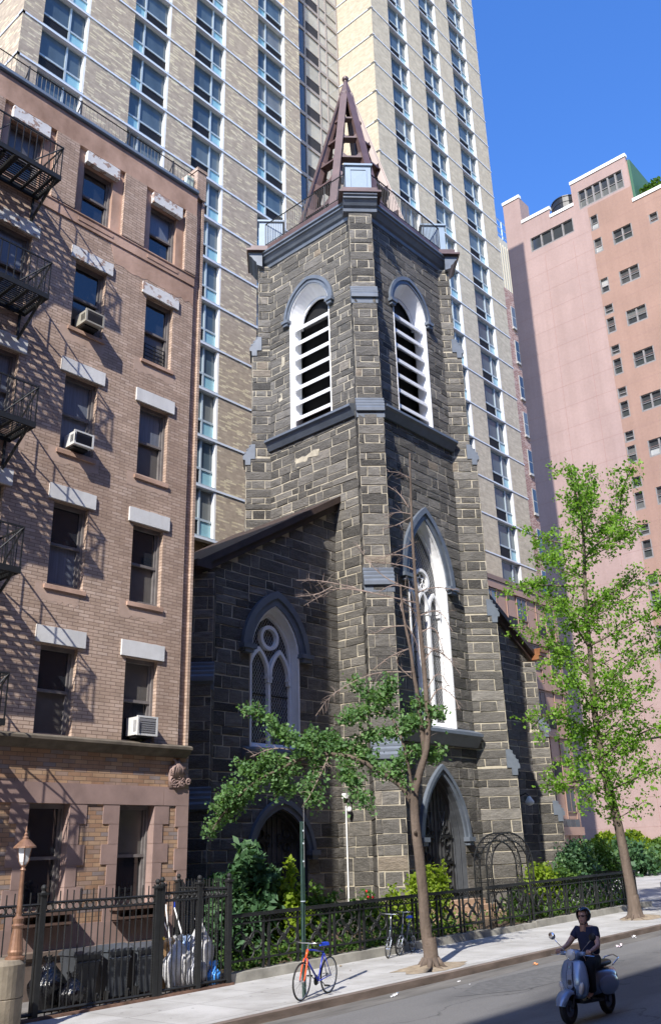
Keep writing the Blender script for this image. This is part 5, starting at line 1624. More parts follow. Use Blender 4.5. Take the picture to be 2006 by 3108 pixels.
for pl in T1_LEAFY:
    pl = wander(rnd, pl, .5, .05)
    limb(tw, pl, .022, .006, 5)
    L_ = sum(math.dist(a, b_) for a, b_ in zip(pl[:-1], pl[1:]))
    twigs(pl, int(17*L_)+5, .40, .006, lv, .5, 28, .10)
for pl in T1_BARE:
    pl = wander(rnd, pl, .5, .03)
    limb(tw, pl, .02, .006, 5)
    L_ = sum(math.dist(a, b_) for a, b_ in zip(pl[:-1], pl[1:]))
    twigs(pl, int(10*L_)+3, .38, .0065)
tw.build('twigs', BARK2, t1)
leafmesh('crown', lv, .085, LEAF_B, t1, 5, tone=lt_)
# street tree 2: tall ginkgo in full leaf
rnd = random.Random(33)
t2 = thing('street_tree', 'tall ginkgo street tree in full bright green leaf near the right edge', 'tree', (32.3, 15.1, gz(32.3)))
b = MB()
T2_TRUNK[0] = T2_TRUNK[0][:-1]+[(32.0, 15.28, 17.35)]
limb(b, T2_TRUNK[0], .2, .02, 10)
c = T2_TRUNK[0][0]
b.lathe([(.42, -.05), (.3, .08), (.24, .35), (.2, .8)], (c[0], c[1], c[2]), 14, cap=False)
for k in range(8):
    a = k*.8; L_ = rnd.uniform(.4, .8)
    b.tube([(c[0]+.15*math.cos(a), c[1]+.15*math.sin(a), c[2]+.2), (c[0]+.33*math.cos(a), c[1]+.33*math.sin(a), c[2]+.06), (c[0]+L_*math.cos(a+.2), c[1]+L_*.8*math.sin(a+.2), c[2]-.01)], [.09, .05, .02], 6)
tw = MB(); lv = []; lt_ = []
TR = smoothpl(T2_TRUNK[0])
def tufts(pl, dens, sp, tone):
    """ginkgo leaves sit in tufts along the limb itself and on short spurs"""
    pts = along(smoothpl(pl), .05)
    n = len(pts)
    for i, (p, d) in enumerate(pts):
        f = i/n
        if rnd.random() > dens: continue
        k = rnd.randint(7, 15)
        o = Vector((rnd.gauss(0, sp), rnd.gauss(0, sp), rnd.gauss(0, sp*.9)-.05))*(1.25-.5*f)
        tt = tone+rnd.uniform(-.3, .3)
        for q in range(k):
            lv.append((p.x+o.x+rnd.gauss(0, .11), p.y+o.y+rnd.gauss(0, .11), p.z+o.z+rnd.gauss(0, .10))); lt_.append(tt)
        if rnd.random() < .25: tw.tube([tuple(p), tuple(p+o)], [.008, .003], 4)
for pl in T2_BR:
    pl = wander(rnd, pl, 1.6, .1)
    L_ = sum(math.dist(a, b_) for a, b_ in zip(pl[:-1], pl[1:]))
    limb(b, pl, .03+.006*L_, .008, 6)
    tufts(pl, .54, .25, .6)
    for k in range(int(L_*1.7)+1):
        p, d = along(smoothpl(pl), .05)[int(rnd.uniform(.15, .95)*len(along(smoothpl(pl), .05)))]
        v = (Vector((rnd.gauss(0, 1), rnd.gauss(0, 1), rnd.gauss(.35, .6))).normalized()+d*.9).normalized()
        e = p+v*rnd.uniform(.5, 1.3)
        sub = [tuple(p), tuple(p.lerp(e, .5)+Vector((0, 0, .08))), tuple(e)]
        limb(tw, sub, .014, .004, 4); tufts(sub, .44, .15, .62)
# many more limbs round the back and sides of the trunk
for k in range(24):
    f = rnd.uniform(.27, .93); p = TR[int(f*(len(TR)-1))]
    a = rnd.uniform(0, 2*PI); L_ = (1.0+2.3*math.sin(PI*min(1, (f-.22)*1.15)))*rnd.uniform(.6, 1.05)
    pl = [tuple(p), (p.x+.5*L_*math.cos(a), p.y+.5*L_*math.sin(a), p.z+.22*L_), (p.x+L_*math.cos(a), p.y+L_*math.sin(a), p.z+.55*L_)]
    limb(b, pl, .03, .006, 5); tufts(pl, .5, .22, .4)
tufts([tuple(q) for q in TR[len(TR)//3:]], .35, .2, .45)
tufts([tuple(q) for q in TR[int(len(TR)*.85):-2]], .5, .12, .6)
b.build('trunk', BARK, t2, smooth=True)
tw.build('twigs', BARK, t2)
leafmesh('crown', lv, .105, LEAF_A, t2, 6, tone=lt_)
# shrubs
def shrub(label, c, r, n, size, mat, seed, long=1., flowers=0, group=None, stems=7):
    rnd = random.Random(seed)
    t = thing('shrub', label, 'shrub', (c[0], c[1], c[2]), group)
    b = MB(); L_ = []; tn = []; tips = []
    for k in range(stems*3):
        a = rnd.uniform(0, 2*PI); f = math.sqrt(rnd.random())
        e = (c[0]+r[0]*f*math.cos(a)*.9, c[1]+r[1]*f*math.sin(a)*.9, c[2]+r[2]*(1-.55*f*f)*rnd.uniform(.72, 1.0))
        m_ = (c[0]+(e[0]-c[0])*.4, c[1]+(e[1]-c[1])*.4, c[2]+(e[2]-c[2])*.55)
        b.tube([(c[0]+rnd.uniform(-.15, .15), c[1]+rnd.uniform(-.1, .1), c[2]-.05), m_, e], [.014, .01, .004], 4)
        tips.append((Vector(m_), Vector(e)))
    b.build('stems', BARK, t)
    per = n//len(tips)
    for m_, e in tips:
        tt = rnd.uniform(.2, .8)
        for q in range(per):
            f = rnd.random()**.6; p = m_.lerp(e, f*1.08)
            s = .20*max(r[0], .5)*(1.15-.75*f)
            L_.append((p.x+rnd.gauss(0, s), p.y+rnd.gauss(0, s), p.z+rnd.gauss(0, s*.8))); tn.append(tt)
    for q in range(n//4):
        a = rnd.uniform(0, 2*PI); f = rnd.random()**.5; h = rnd.random()
        L_.append((c[0]+r[0]*f*math.cos(a), c[1]+r[1]*f*math.sin(a), c[2]+r[2]*h*(1-.6*f*f)*.85)); tn.append(.3)
    leafmesh('foliage', L_, size, mat, t, seed, long=long, tone=tn)
    if flowers:
        fb = MB()
        for k in range(flowers):
            m_, e = rnd.choice(tips); s_ = rnd.uniform(.03, .05)
            fb.ell((e.x, e.y-.06, e.z), (s_, s_, s_), 7, 5)
        fb.build('flowers', FLOWER, t)
g = .12
shrub('big dark green long-leaved shrub beside the tall picket fence', (18.0, 19.6, g), (1.45, .9, 2.95), 5200, .11, LEAF_DK, 1, 2.3)
shrub('second dark shrub tucked behind the end post of the picket fence', (16.6, 19.0, g), (.7, .6, 1.9), 1500, .10, LEAF_DK, 2, 2.)
shrub('upright yellow green shrub in front of the nave door', (18.95, 18.9, g), (.75, .6, 2.55), 1300, .1, LEAF_YL, 3, 1.4)
shrub('spreading mid green shrub between nave door and conduit', (20.3, 18.9, g), (1.1, .7, 1.75), 1300, .1, LEAF_MD, 4, 1.3, 3)
shrub('rose bush with red blooms below the security camera', (21.9, 18.7, g), (1.0, .6, 1.55), 1000, .085, LEAF_MD, 5, 1.2, 4)
shrub('pale green low shrub in front of the tower buttress', (23.4, 18.9, g), (.9, .6, 1.65), 1100, .085, LEAF_YL, 6, 1.2)
shrub('bright yellow green shrub in front of the tower door', (25.2, 18.9, g+.05), (1.2, .7, 2.1), 2000, .09, LEAF_YL, 7, 1.2)
shrub('tall thin sprigs of yellow green shrub at the tower door', (25.75, 18.7, g+.05), (.4, .35, 2.5), 600, .09, LEAF_YL, 8, 1.2)
shrub('yellow green shrub just right of the arbour', (32.4, 18.9, .3), (1.2, .8, 2.0), 1600, .10, LEAF_YL, 9, 1.2, 3)
shrub('mid green shrub with pink blooms behind the right fence', (34.2, 19.0, .3), (1.3, .8, 1.9), 1700, .10, LEAF_MD, 10, 1.2, 3)
shrub('round dark green shrub behind the right fence near the street tree', (37.0, 19.6, .35), (1.7, 1.1, 2.7), 4200, .10, LEAF_DK, 11, 1.4)
shrub('tall mid green shrub at the far end of the church garden', (39.6, 20.0, .35), (1.6, 1.1, 2.7), 3800, .10, LEAF_MD, 12, 1.4)
shrub('low mid green shrub between gate and right fence posts', (30.4, 18.6, .3), (1.1, .6, 1.2), 900, .09, LEAF_MD, 13, 1.2)
shrub('leafy shrub by the brown doorway beyond the church', (44.5, 22.5, .4), (1.5, 1.2, 2.6), 1500, .15, LEAF_MD, 14, 1.3)
shrub('green shrub on the roof of the pink building', (82.2, 25.2, 67.3), (1.6, 1.6, 3.2), 1300, .3, LEAF_MD, 15, 1.6)
# ground cover in the church garden, and ivy on the pink building's foot
def cover(name, label, pts, size, mat, seed):
    o = leafmesh(name, pts, size, mat, None, seed, up=.5)
    tag(o, label, 'ground cover', kind='stuff'); return o
rnd = random.Random(4); P_ = []
for k in range(5200):
    x = rnd.uniform(15.3, 37.4); y = 17.35+abs(rnd.gauss(0, .8))
    if 25.9 < x < 28.4: continue
    h = (.16+.3*math.sin(x*2.3)**2+.2*math.sin(x*.9+1)**2)*rnd.random()
    P_.append((x, y, gz(x)+.12+h))
cover('ground_cover', 'low green plants covering the soil behind the quatrefoil fence', P_, .09, LEAF_MD, 41)
P_ = []
for k in range(6500):
    y = rnd.uniform(16, 46); h = rnd.random()
    P_.append((PXX-.15-rnd.random()**2*(1.9*(1-h)), y, gz(78)+(2.75+.35*math.sin(y*.7)+.25*math.sin(y*2.1))*h))
o = leafmesh('ivy', P_, .38, LEAF_YL, None, 42, up=.1); tag(o, 'green ivy and hedge along the foot of the pink building', 'ivy', kind='stuff')
shrub('big rounded hedge bush in front of the pink building', (70, 29, .65), (3.2, 2.6, 2.4), 2200, .28, LEAF_MD, 16, 1.2)
shrub('dark green hedge bush in the yard left of the rounded one', (64, 30.5, .6), (3.0, 2.4, 2.5), 2000, .26, LEAF_DK, 17, 1.2)
shrub('hedge bush at the far right edge of the yard', (66, 24.5, .65), (2.6, 2.2, 2.2), 1600, .26, LEAF_MD, 18, 1.2)
b = MB(); b.hexa([(50,21.5,gz(50)-.1),(75,24,gz(75)-.1),(75,24.4,gz(75)-.1),(50,21.9,gz(50)-.1),(50,21.5,gz(50)+.3),(75,24,gz(75)+.3),(75,24.4,gz(75)+.3),(50,21.9,gz(50)+.3)])
tag(b.build('planter_wall', M('planter_concrete', (.45, .43, .40), .9, var=(2, .15))), 'low pale concrete planter wall in front of the far hedges', 'wall')
# ------------------------------------------------------------------ lamp on its stone pier
COPPER = M('aged_copper_paint', (.25, .14, .09), .4, metal=.35, var=(6, .3), spec=.5)
LAMPGLASS = M('frosted_lamp_glass', (.62, .64, .66), .25, spec=.6, var=(8, .1))
PIERST = M('mossy_pier_stone', (.235, .20, .15), .9, var=(2.2, .35), bump=(14, .3, .02))
pr_ = thing('stone_pier', 'drum shaped mossy stone pier under the copper lamp at the lower left corner', 'pier', (9.0, 16.25, gz(9)))
b = MB(); b.lathe([(.60, -.12), (.60, .02), (.545, .03), (.545, .57), (.53, .585), (.545, .60), (.545, 1.1), (.5, 1.17), (.0, 1.18)], (9.0, 16.25, gz(9)), 36, cap=False); b.build('drum', PIERST, pr_)
LX, LY = 9.27, 16.0
lp = thing('lamp_post', 'copper coloured lamp post with a six sided frosted lantern on the stone pier', 'lamp', (LX, LY, 1.13))
z = 1.1
b = MB(); b.lathe([(.17, z), (.17, z+.04), (.12, z+.07), (.135, z+.13), (.125, z+.16), (.10, z+.38), (.085, z+.5), (.11, z+.55), (.085, z+.58), (.1, z+.66), (.055, z+.7), (.05, z+.74)], (LX, LY, 0), 16); b.build('base', COPPER, lp, smooth=False)
b = MB(); b.lathe([(.05, z+.7), (.034, 2.54), (.055, 2.56), (.03, 2.6), (.06, 2.64)], (LX, LY, 0), 12); b.build('column', COPPER, lp, smooth=False)
b = MB(); b.lathe([(.05, 2.64), (.09, 2.7), (.135, 2.94)], (LX, LY, 0), 6); b.build('lantern', LAMPGLASS, lp)
b = MB()
for k in range(6):
    a = k*PI/3; b.tube([(LX+.05*math.cos(a), LY+.05*math.sin(a), 2.64), (LX+.093*math.cos(a), LY+.093*math.sin(a), 2.7), (LX+.14*math.cos(a), LY+.14*math.sin(a), 2.95)], .009, 4)
b.build('lantern_rib', COPPER, lp)
b = MB(); b.lathe([(.0, 2.93), (.205, 2.93), (.2, 2.955), (.09, 3.06), (.05, 3.09), (.055, 3.11), (.03, 3.14), (.035, 3.17), (.015, 3.2), (.02, 3.23), (.004, 3.31)], (LX, LY, 0), 18, cap=False); b.build('lamp_cap', COPPER, lp)

# ------------------------------------------------------------------ sign pole, seen with its plate edge on
GREENPOLE = M('green_sign_pole', (.035, .068, .06), .5, var=(6, .3))
PXL, PYL = 14.42, 13.98
g = gz(PXL)
sg = thing('sign_pole', 'slim green sign pole with its plate seen edge on, standing over the bicycle', 'sign pole', (PXL, PYL, g))
b = MB(); b.box(PXL-.03, PXL-.022, PYL-.03, PYL+.03, g, g+3.3); b.box(PXL-.03, PXL+.03, PYL-.004, PYL+.004, g, g+3.3); b.box(PXL+.022, PXL+.03, PYL-.03, PYL+.03, g, g+3.3); b.build('post', GREENPOLE, sg)
F = Fr((PXL+.03, PYL-.02), (.72, .695), (.695, -.72))
b = MB(); b.fbox(F, -.15, .15, g+2.95, g+3.6, 0, .006); b.fbox(F, -.15, .15, g+2.4, g+2.92, 0, .006); b.build('sign_plate', M('sign_aluminium', (.55, .55, .56), .4, metal=.6), sg)
b = MB()
for zz in (2.5, 2.85, 3.1): b.fbox(F, -.04, .04, g+zz, g+zz+.03, -.03, .012)
b.torus((PXL, PYL, g+1.75), .045, .012, (0, 0, 1), 10, 4); b.build('clamp', MULL, sg)

# ------------------------------------------------------------------ bicycles
TYRE = M('black_tyre', (.02, .02, .021), .7); STEEL = M('bright_steel', (.55, .56, .58), .25, metal=.9)
ORANGE = M('orange_enamel', (.75, .10, .02), .3, spec=.6); BLUEF = M('blue_enamel', (.03, .05, .42), .3, spec=.6)
SADDLE = M('blue_saddle_cover', (.02, .06, .5), .5); SILV = M('silver_paint', (.16, .18, .22), .3, metal=.5)
def wheel(parent, x, r, nm, spokes=28, tr=.016, y=0.):
    b = MB(); b.torus((x, y, r), r-tr, tr, (0, 1, 0), 36, 8); o = b.build(nm, TYRE, parent, smooth=True)
    b = MB(); b.torus((x, y, r), r-tr*2.2, tr*.6, (0, 1, 0), 36, 6); b.build('rim', STEEL, o, smooth=True)
    b = MB(); b.tube([(x, y-.05, r), (x, y+.05, r)], .02, 8)
    for k in range(spokes):
        a = 2*PI*k/spokes; b.tube([(x+.018*math.cos(a+.9), y+(-.03 if k % 2 else .03), r+.018*math.sin(a+.9)), (x+(r-.03)*math.cos(a), y, r+(r-.03)*math.sin(a))], .0016, 3)
    b.build('spokes', STEEL, o)
def bicycle(label, loc, rz, group, R, wb, fmat, hmat, seat_h, bar_h, folding=False, saddle=None):
    t = thing('bicycle', label, 'bicycle', (0, 0, 0), group)
    wheel(t, 0, R, 'rear_wheel'); wheel(t, wb, R, 'front_wheel')
    bb = (.42 if not folding else .40, 0, .28)
    hd0, hd1 = (wb-.13, 0, R*2+.05), (wb-.19, 0, R*2+.2 if not folding else R*2+.3)
    st = (bb[0]-.17, 0, seat_h-.14)
    b = MB()
    if not folding: b.tube([st, hd1], .016, 8)
    b.tube([bb, hd0], .02 if not folding else .03, 8); b.tube([bb, st], .016, 8)
    for s in (-.05, .05):
        b.tube([(bb[0], s*.5, bb[2]), (0, s, R)], .01, 6); b.tube([(st[0], s*.4, st[2]-.03), (0, s, R)], .009, 6)
    b.build('frame', fmat, t, smooth=True)
    f = MB(); f.tube([hd0, hd1], .024, 8)
    for s in (-.05, .05): f.tube([(hd0[0], s*.6, hd0[2]), (hd0[0]+.03, s, hd0[2]-.08), (wb-.02, s, R+.05), (wb, s, R)], [.018, .018, .014, .01], 6)
    f.build('fork', hmat, t, smooth=True)
    h = MB(); c = (hd1[0]-.03, 0, bar_h)
    h.tube([hd1, c], .015, 6); h.tube([c, (c[0]+.07, 0, bar_h)], .014, 6)
    h.tube([(c[0]+.04, -.29, bar_h+.01), (c[0]+.07, -.12, bar_h), (c[0]+.07, .12, bar_h), (c[0]+.04, .29, bar_h+.01)], .012, 6)
    hb = h.build('handlebar', STEEL, t, smooth=True)
    g_ = MB()
    for s in (-1, 1):
        g_.tube([(c[0]+.05, s*.19, bar_h+.005), (c[0]+.035, s*.31, bar_h+.01)], .018, 6); g_.tube([(c[0]+.07, s*.17, bar_h-.01), (c[0]+.11, s*.27, bar_h-.03)], .006, 5)
    g_.build('grips', TYRE, hb)
    s_ = MB(); s_.tube([st, (st[0]-.03, 0, seat_h-.03)], .013, 6); s_.build('seat_post', STEEL, t)
    s_ = MB()
    s_.loft([[(st[0]-.15+f_*.28, -w_, seat_h-.03), (st[0]-.15+f_*.28, w_, seat_h-.03), (st[0]-.15+f_*.28, w_*.8, seat_h+.025), (st[0]-.15+f_*.28, -w_*.8, seat_h+.025)] for f_, w_ in ((0, .05), (.12, .075), (.45, .05), (.8, .025), (1, .018))])
    s_.build('saddle', saddle or TYRE, t)
    k_ = MB(); k_.lathe([(.09, -.005), (.09, .005)], (bb[0], -.05, bb[2]), 20, (0, 1, 0)); k_.lathe([(.03, -.006), (.03, .006)], (0, -.05, R), 12, (0, 1, 0))
    k_.tube([(bb[0], -.05, bb[2]+.088), (0, -.05, R+.03)], .005, 4); k_.tube([(bb[0], -.05, bb[2]-.088), (0, -.05, R-.03)], .005, 4)
    k_.build('chain_set', BLACKIRON, t)
    for s, a in ((-1, .6), (1, .6+PI)):
        q = MB(); e = (bb[0]+.165*math.cos(a), s*.08, bb[2]+.165*math.sin(a))
        q.tube([(bb[0], s*.07, bb[2]), e], .009, 5); q.box(e[0]-.045, e[0]+.045, min(e[1], e[1]+s*.09), max(e[1], e[1]+s*.09), e[2]-.011, e[2]+.011)
        q.build('pedal', BLACKIRON, t)
    t.location = loc; t.rotation_euler = (math.radians(-3), 0, rz)
    return t
bicycle('racing bicycle with orange fork and blue frame leaning on the green sign pole', (15.06, 13.92, gz(15)), math.radians(-167), None, .34, 1.06, BLUEF, ORANGE, .93, 1.0, saddle=SADDLE)
bicycle('black folding bicycle leaning on the kerb wall, nearer the sign pole', (20.85, 16.72, gz(20.8)), math.radians(-160), 'folding bicycles by the fence', .22, .80, BLACKIRON, SILV, .86, 1.04, True)
bicycle('silver blue folding bicycle behind the black folding one at the fence', (21.5, 16.72, gz(21.3)), math.radians(-168), 'folding bicycles by the fence', .22, .80, SILV, SILV, .9, 1.05, True, SADDLE)

# ------------------------------------------------------------------ rubbish behind the picket fence
BIN = M('dark_grey_bin_plastic', (.05, .055, .062), .45, var=(3, .2)); BINL = M('slate_bin_plastic', (.07, .08, .095), .4, var=(3, .2))
def bin_(x, label, mat, h=1.0):
    y = 17.75; t = thing('wheeled_bin', label, 'bin', (x, y, gz(x)), 'wheeled bins behind the picket fence')
    g = gz(x)+.02; b = MB()
    rings = []
    for z, w_, d in ((.06, .21, .24), (.3, .23, .26), (.7, .255, .29), (h-.06, .28, .32)):
        rings.append([(x-w_, y-d, g+z), (x+w_, y-d, g+z), (x+w_, y+d, g+z), (x-w_, y+d, g+z)])
    b.loft(rings); b.build('body', mat, t)
    b = MB(); n = 8; rings = []
    for s in (-.3, .3): rings.append([(x+s, y-.35+.7*i/n, g+h-.05+.09*math.sin(PI*i/n)) for i in range(n+1)]+[(x+s, y+.35, g+h-.09), (x+s, y-.35, g+h-.09)])
    b.loft(rings); b.build('lid', mat, t)
    b = MB(); b.tube([(x-.24, y-.36, g+h-.22), (x+.24, y-.36, g+h-.22)], .018, 6); b.tube([(x-.24, y-.3, g+h-.2), (x-.24, y-.36, g+h-.22)], .015, 5); b.tube([(x+.24, y-.3, g+h-.2), (x+.24, y-.36, g+h-.22)], .015, 5); b.build('handle', mat, t)
    for s in (-1, 1):
        b = MB(); b.lathe([(.1, -.025), (.1, .025)], (x+s*.24, y-.26, g+.1), 14, (1, 0, 0)); b.build('wheel', TYRE, t)
bin_(11.75, 'dark grey wheeled bin, leftmost of the three behind the picket fence', BIN)
bin_(12.5, 'slate grey wheeled bin in the middle, just left of the gate post', BINL)
bin_(13.22, 'slate grey wheeled bin behind the picket gate', BINL, .96)
def bagmat(name, col, spec=.6, rough=.25):
    mt, t, b, N, L = nodes(name)
    n = noise(N, L, 5, 5); r = ramp(N, [(.3, tuple(c*.72 for c in col)), (.65, tuple(min(1, c*1.15) for c in col))]); L(n, r.inputs[0]); L(r.outputs[0], b.inputs['Base Color'])
    b.inputs['Roughness'].default_value = rough; b.inputs['Specular IOR Level'].default_value = spec
    b.inputs['Transmission Weight'].default_value = 0
    bumped(N, L, b, noise(N, L, 9, 5, stretch=(1, 1, .5)), .8, .05); return mt
def bag(label, c, r, mat, seed, top=None):
    rn = random.Random(seed); g = gz(c[0])+.02
    t = thing('rubbish_bag', label, 'bag', (c[0], c[1], g), 'rubbish bags behind the picket fence')
    b = MB(); n, k = 22, 12; rings = []
    ph = [rn.uniform(0, 6.3) for _ in range(8)]
    for i in range(k+1):
        f = i/k; z = g+r[2]*f
        s = (math.sin(PI*min(1, f*.62+.16))**.8)*(1-.72*max(0, f-.62)/.38)
        rings.append([(c[0]+r[0]*s*math.cos(2*PI*j/n)*(1+.09*math.sin(j*1.9+ph[0]+f*5)+.06*math.sin(j*4.1+ph[1])), c[1]+r[1]*s*math.sin(2*PI*j/n)*(1+.09*math.sin(j*2.3+ph[2]+f*4)), z+.03*math.sin(j*2+ph[3])*f) for j in range(n)])
    b.loft(rings); b.build('bag', mat, t, smooth=True)
    b = MB()
    for j in range(7):
        a = j*.9; e = (c[0]+.1*math.cos(a), c[1]+.08*math.sin(a), g+r[2]+.1+.05*math.sin(j*3))
        b.add([(c[0]+.03*math.cos(a), c[1]+.03*math.sin(a), g+r[2]-.03), (e[0]-.05, e[1], e[2]), (e[0]+.05, e[1]+.02, e[2]+.02)], [(0, 1, 2)])
    b.build('bag_neck', mat, t)
CLEAR = bagmat('cloudy_clear_plastic', (.60, .60, .61)); CLEARB = bagmat('blue_tinted_plastic', (.36, .50, .74)); BLK = bagmat('black_bag_plastic', (.008, .008, .01), .8, .2)
bag('tall cloudy clear rubbish bag, peaked at the top, nearest the end post', (14.6, 17.42, 0), (.34, .28, 1.25), CLEAR, 1)
bag('squat cloudy clear rubbish bag full of cartons beside the gate', (13.95, 17.35, 0), (.36, .27, .95), CLEAR, 2)
bag('grey clear rubbish bag slumped between the other clear ones', (14.3, 17.2, 0), (.32, .22, .62), bagmat('grey_clear_plastic', (.42, .43, .47)), 3)
bag('bright blue bag on the ground by the end post', (14.78, 17.12, 0), (.19, .16, .36), bagmat('bright_blue_plastic', (.08, .33, .85)), 4)
bag('pale blue bag sitting on top of the clear bags', (14.28, 17.5, 0), (.26, .22, .92), CLEARB, 5)
bag('shiny black rubbish bag behind the left picket section', (10.95, 17.6, 0), (.36, .34, .85), BLK, 6)
bag('low black rubbish bag next to the leftmost bin', (11.25, 17.2, 0), (.3, .26, .55), BLK, 7)
for (x0, y0, x1, y1, h, lab, mt_) in ((14.45, 17.9, 14.3, 19.0, 1.55, 'broom handle leaning among the bags, grey and without a sleeve', STEEL), (14.68, 17.9, 14.72, 19.0, 1.6, 'white mop handle with a blue top leaning by the bags', WHITE), (13.72, 17.4, 13.62, 17.9, 1.62, 'short white pole leaning beside the picket gate', WHITE)):
    t = thing('mop_handle', lab, 'mop', (x0, y0, gz(x0)))
    b = MB(); b.tube([(x0, y0-.3, gz(x0)+.05), (x1, y1-.5, gz(x0)+h)], .016, 6); b.build('pole', mt_, t)
    b = MB(); b.tube([(x1, y1-.5, gz(x0)+h), (x1, y1-.49, gz(x0)+h+.12)], .019, 6); b.build('pole_end', SADDLE if 'blue' in lab else mt_, t)
    b = MB(); b.ell((x0, y0-.3, gz(x0)+.08), (.1, .07, .06), 8, 6); b.build('mop_head', BIN, t)
t = thing('carton', 'open brown cardboard carton poking up behind the clear bags', 'carton', (13.85, 17.75, gz(14)))
b = MB(); b.box(13.7, 14.02, 17.65, 17.9, gz(14)+.02, gz(14)+.9); b.build('box', M('cardboard', (.38, .24, .13), .9), t)
b = MB(); b.quad((13.7, 17.65, gz(14)+.9), (14.02, 17.65, gz(14)+.9), (14.05, 17.5, gz(14)+.99), (13.68, 17.5, gz(14)+.98)); b.quad((13.7, 17.65, gz(14)+.9), (13.7, 17.9, gz(14)+.9), (13.6, 17.9, gz(14)+1.0), (13.6, 17.65, gz(14)+1.01)); b.build('flap', M('cardboard_inside', (.45, .3, .18), .9), t)

# ------------------------------------------------------------------ litter
PAPER = M('white_paper', (.75, .74, .75), .8); rl_ = random.Random(9)
def scrap(label, x, y, s, mat, base, n=7):
    t = MB(); z = gz(x)+base
    for k in range(n):
        a = rl_.uniform(0, 6.3); d = s*rl_.random(); h = rl_.uniform(.004, .05)*s/.15
        cx, cy = x+d*math.cos(a)*1.3, y+d*math.sin(a)*.6; q = s*rl_.uniform(.25, .5)
        t.add([(cx-q, cy-q*.4, z+.006), (cx+q*.3, cy-q*.5, z+.006+h), (cx+q, cy+q*.3, z+.008), (cx-q*.2, cy+q*.5, z+.01+h)], [(0, 1, 2, 3)])
    return tag(t.build('litter', mat), label, 'litter', 'scraps of litter on the road and pavement')
scrap('crumpled white paper lying at the kerb foot below the bicycle', 16.15, 13.1, .14, PAPER, -.155)
scrap('light blue plastic scrap hanging at the kerb beside the white paper', 16.5, 13.27, .05, CLEARB, -.15, 3)
scrap('pinkish white paper flattened on the road right of the rider', 25.5, 12.6, .22, M('pinkish_paper', (.7, .6, .65), .8), -.155, 5)
scrap('white paper by the kerb further up the road', 27.9, 13.3, .2, PAPER, -.155, 5)
scrap('small white scrap on the road between tree and rider', 18.1, 12.55, .06, PAPER, -.155, 2)
scrap('tiny white scraps near the kerb in front of the leaning tree', 18.3, 13.0, .07, PAPER, -.155, 4)
scrap('orange and white wrapper on the road left of the rider', 21.4, 12.85, .13, M('orange_wrapper', (.6, .25, .1), .6), -.155, 5)
scrap('tan crumpled paper on the pavement behind the bicycle', 17.95, 15.85, .07, DUST, 0, 4)
scrap('tan crumpled scrap at the foot of the kerb wall', 18.4, 16.6, .11, DUST, 0, 5)
scrap('white scraps on the road at the far right', 30.4, 13.0, .12, PAPER, -.155, 4)
# ------------------------------------------------------------------ scooter and rider
SCB = M('silver_blue_scooter_paint', (.23, .30, .42), .22, metal=.25, spec=.7); SCD = M('scooter_black_plastic', (.015, .015, .017), .45)
CHROME = M('chrome', (.75, .76, .78), .08, metal=1.); LENS = glass('headlamp_lens', (.75, .72, .66), .05, .9); AMBER = M('pale_indicator_lens', (.55, .5, .46), .15, spec=.8)
sc = thing('motor_scooter', 'silver blue motor scooter ridden along the street, half in shade', 'scooter', (0, 0, 0))
def sec(x, z, w_, d, n=16, p=2.6, back=0.):
    """rounded plan section at height z"""
    out = []
    for k in range(n):
        a = 2*PI*k/n; ca, sa = math.cos(a), math.sin(a)
        out.append((x+d*math.copysign(abs(ca)**(2/p), ca)-back*(sa*sa), w_*math.copysign(abs(sa)**(2/p), sa), z))
    return out
b = MB(); b.loft([sec(.40, .36, .15, .05, back=.04), sec(.43, .42, .225, .055, back=.07), sec(.45, .55, .27, .06, back=.09), sec(.43, .70, .265, .06, back=.08), sec(.39, .82, .235, .06, back=.06), sec(.35, .91, .185, .055, back=.03), sec(.34, .94, .12, .04)])
sh = b.build('leg_shield', SCB, sc, smooth=True)
b = MB(); b.loft([[(.515, -.02, .50), (.515, .02, .50), (.50, .02, .50), (.50, -.02, .50)], [(.522, -.05, .55), (.522, .05, .55), (.49, .06, .55), (.49, -.06, .55)], [(.512, -.045, .72), (.512, .045, .72), (.48, .06, .72), (.48, -.06, .72)], [(.44, -.03, .9), (.44, .03, .9), (.40, .04, .9), (.40, -.04, .9)]])
b.build('horn_cover', SCB, sh)
b = MB(); b.tube([(.525, -.058, .53), (.52, -.055, .72), (.45, -.038, .9)], .004, 4); b.tube([(.525, .058, .53), (.52, .055, .72), (.45, .038, .9)], .004, 4); b.tube([(.525, -.058, .53), (.535, 0, .495), (.525, .058, .53)], .004, 4); b.build('cover_seam', SCD, sh)
b = MB()
for k in range(5): b.fbox(Fr((.525, 0), (0, 1), (1, 0)), -.036+.004*abs(k-2), .036-.004*abs(k-2), .575+k*.016, .585+k*.016, 0, .008)
b.build('round_grille_emblem', SCD, sh)
b = MB(); b.fbox(Fr((.475, 0), (0, 1), (1, 0)), -.014, .014, .82, .85, 0, .012); b.build('shield_badge', TEAL, sh)
for s in (-1, 1):
    b = MB(); b.ell((.475, s*.185, .52), (.035, .045, .10), 10, 8, Matrix.Rotation(s*-.3, 3, 'X')); b.build('indicator', AMBER, sh, smooth=True)
b = MB()
rings = []
NK, NJ = 12, 10
for k in range(NK+1):
    f = k/NK
    a = math.radians(14+112*f)
    w_ = .05+.062*min(1, math.sin(PI*min(1, f*.8+.1))*1.25)
    row = []
    for j in range(NJ+1):
        t = PI*j/NJ
        s = math.cos(t); up_ = math.sin(t)**.7
        r = .215+.075*up_
        row.append((.64+r*math.cos(a), w_*s, .235+r*math.sin(a)))
    rings.append(row)
vs = [p for r_ in rings for p in r_]
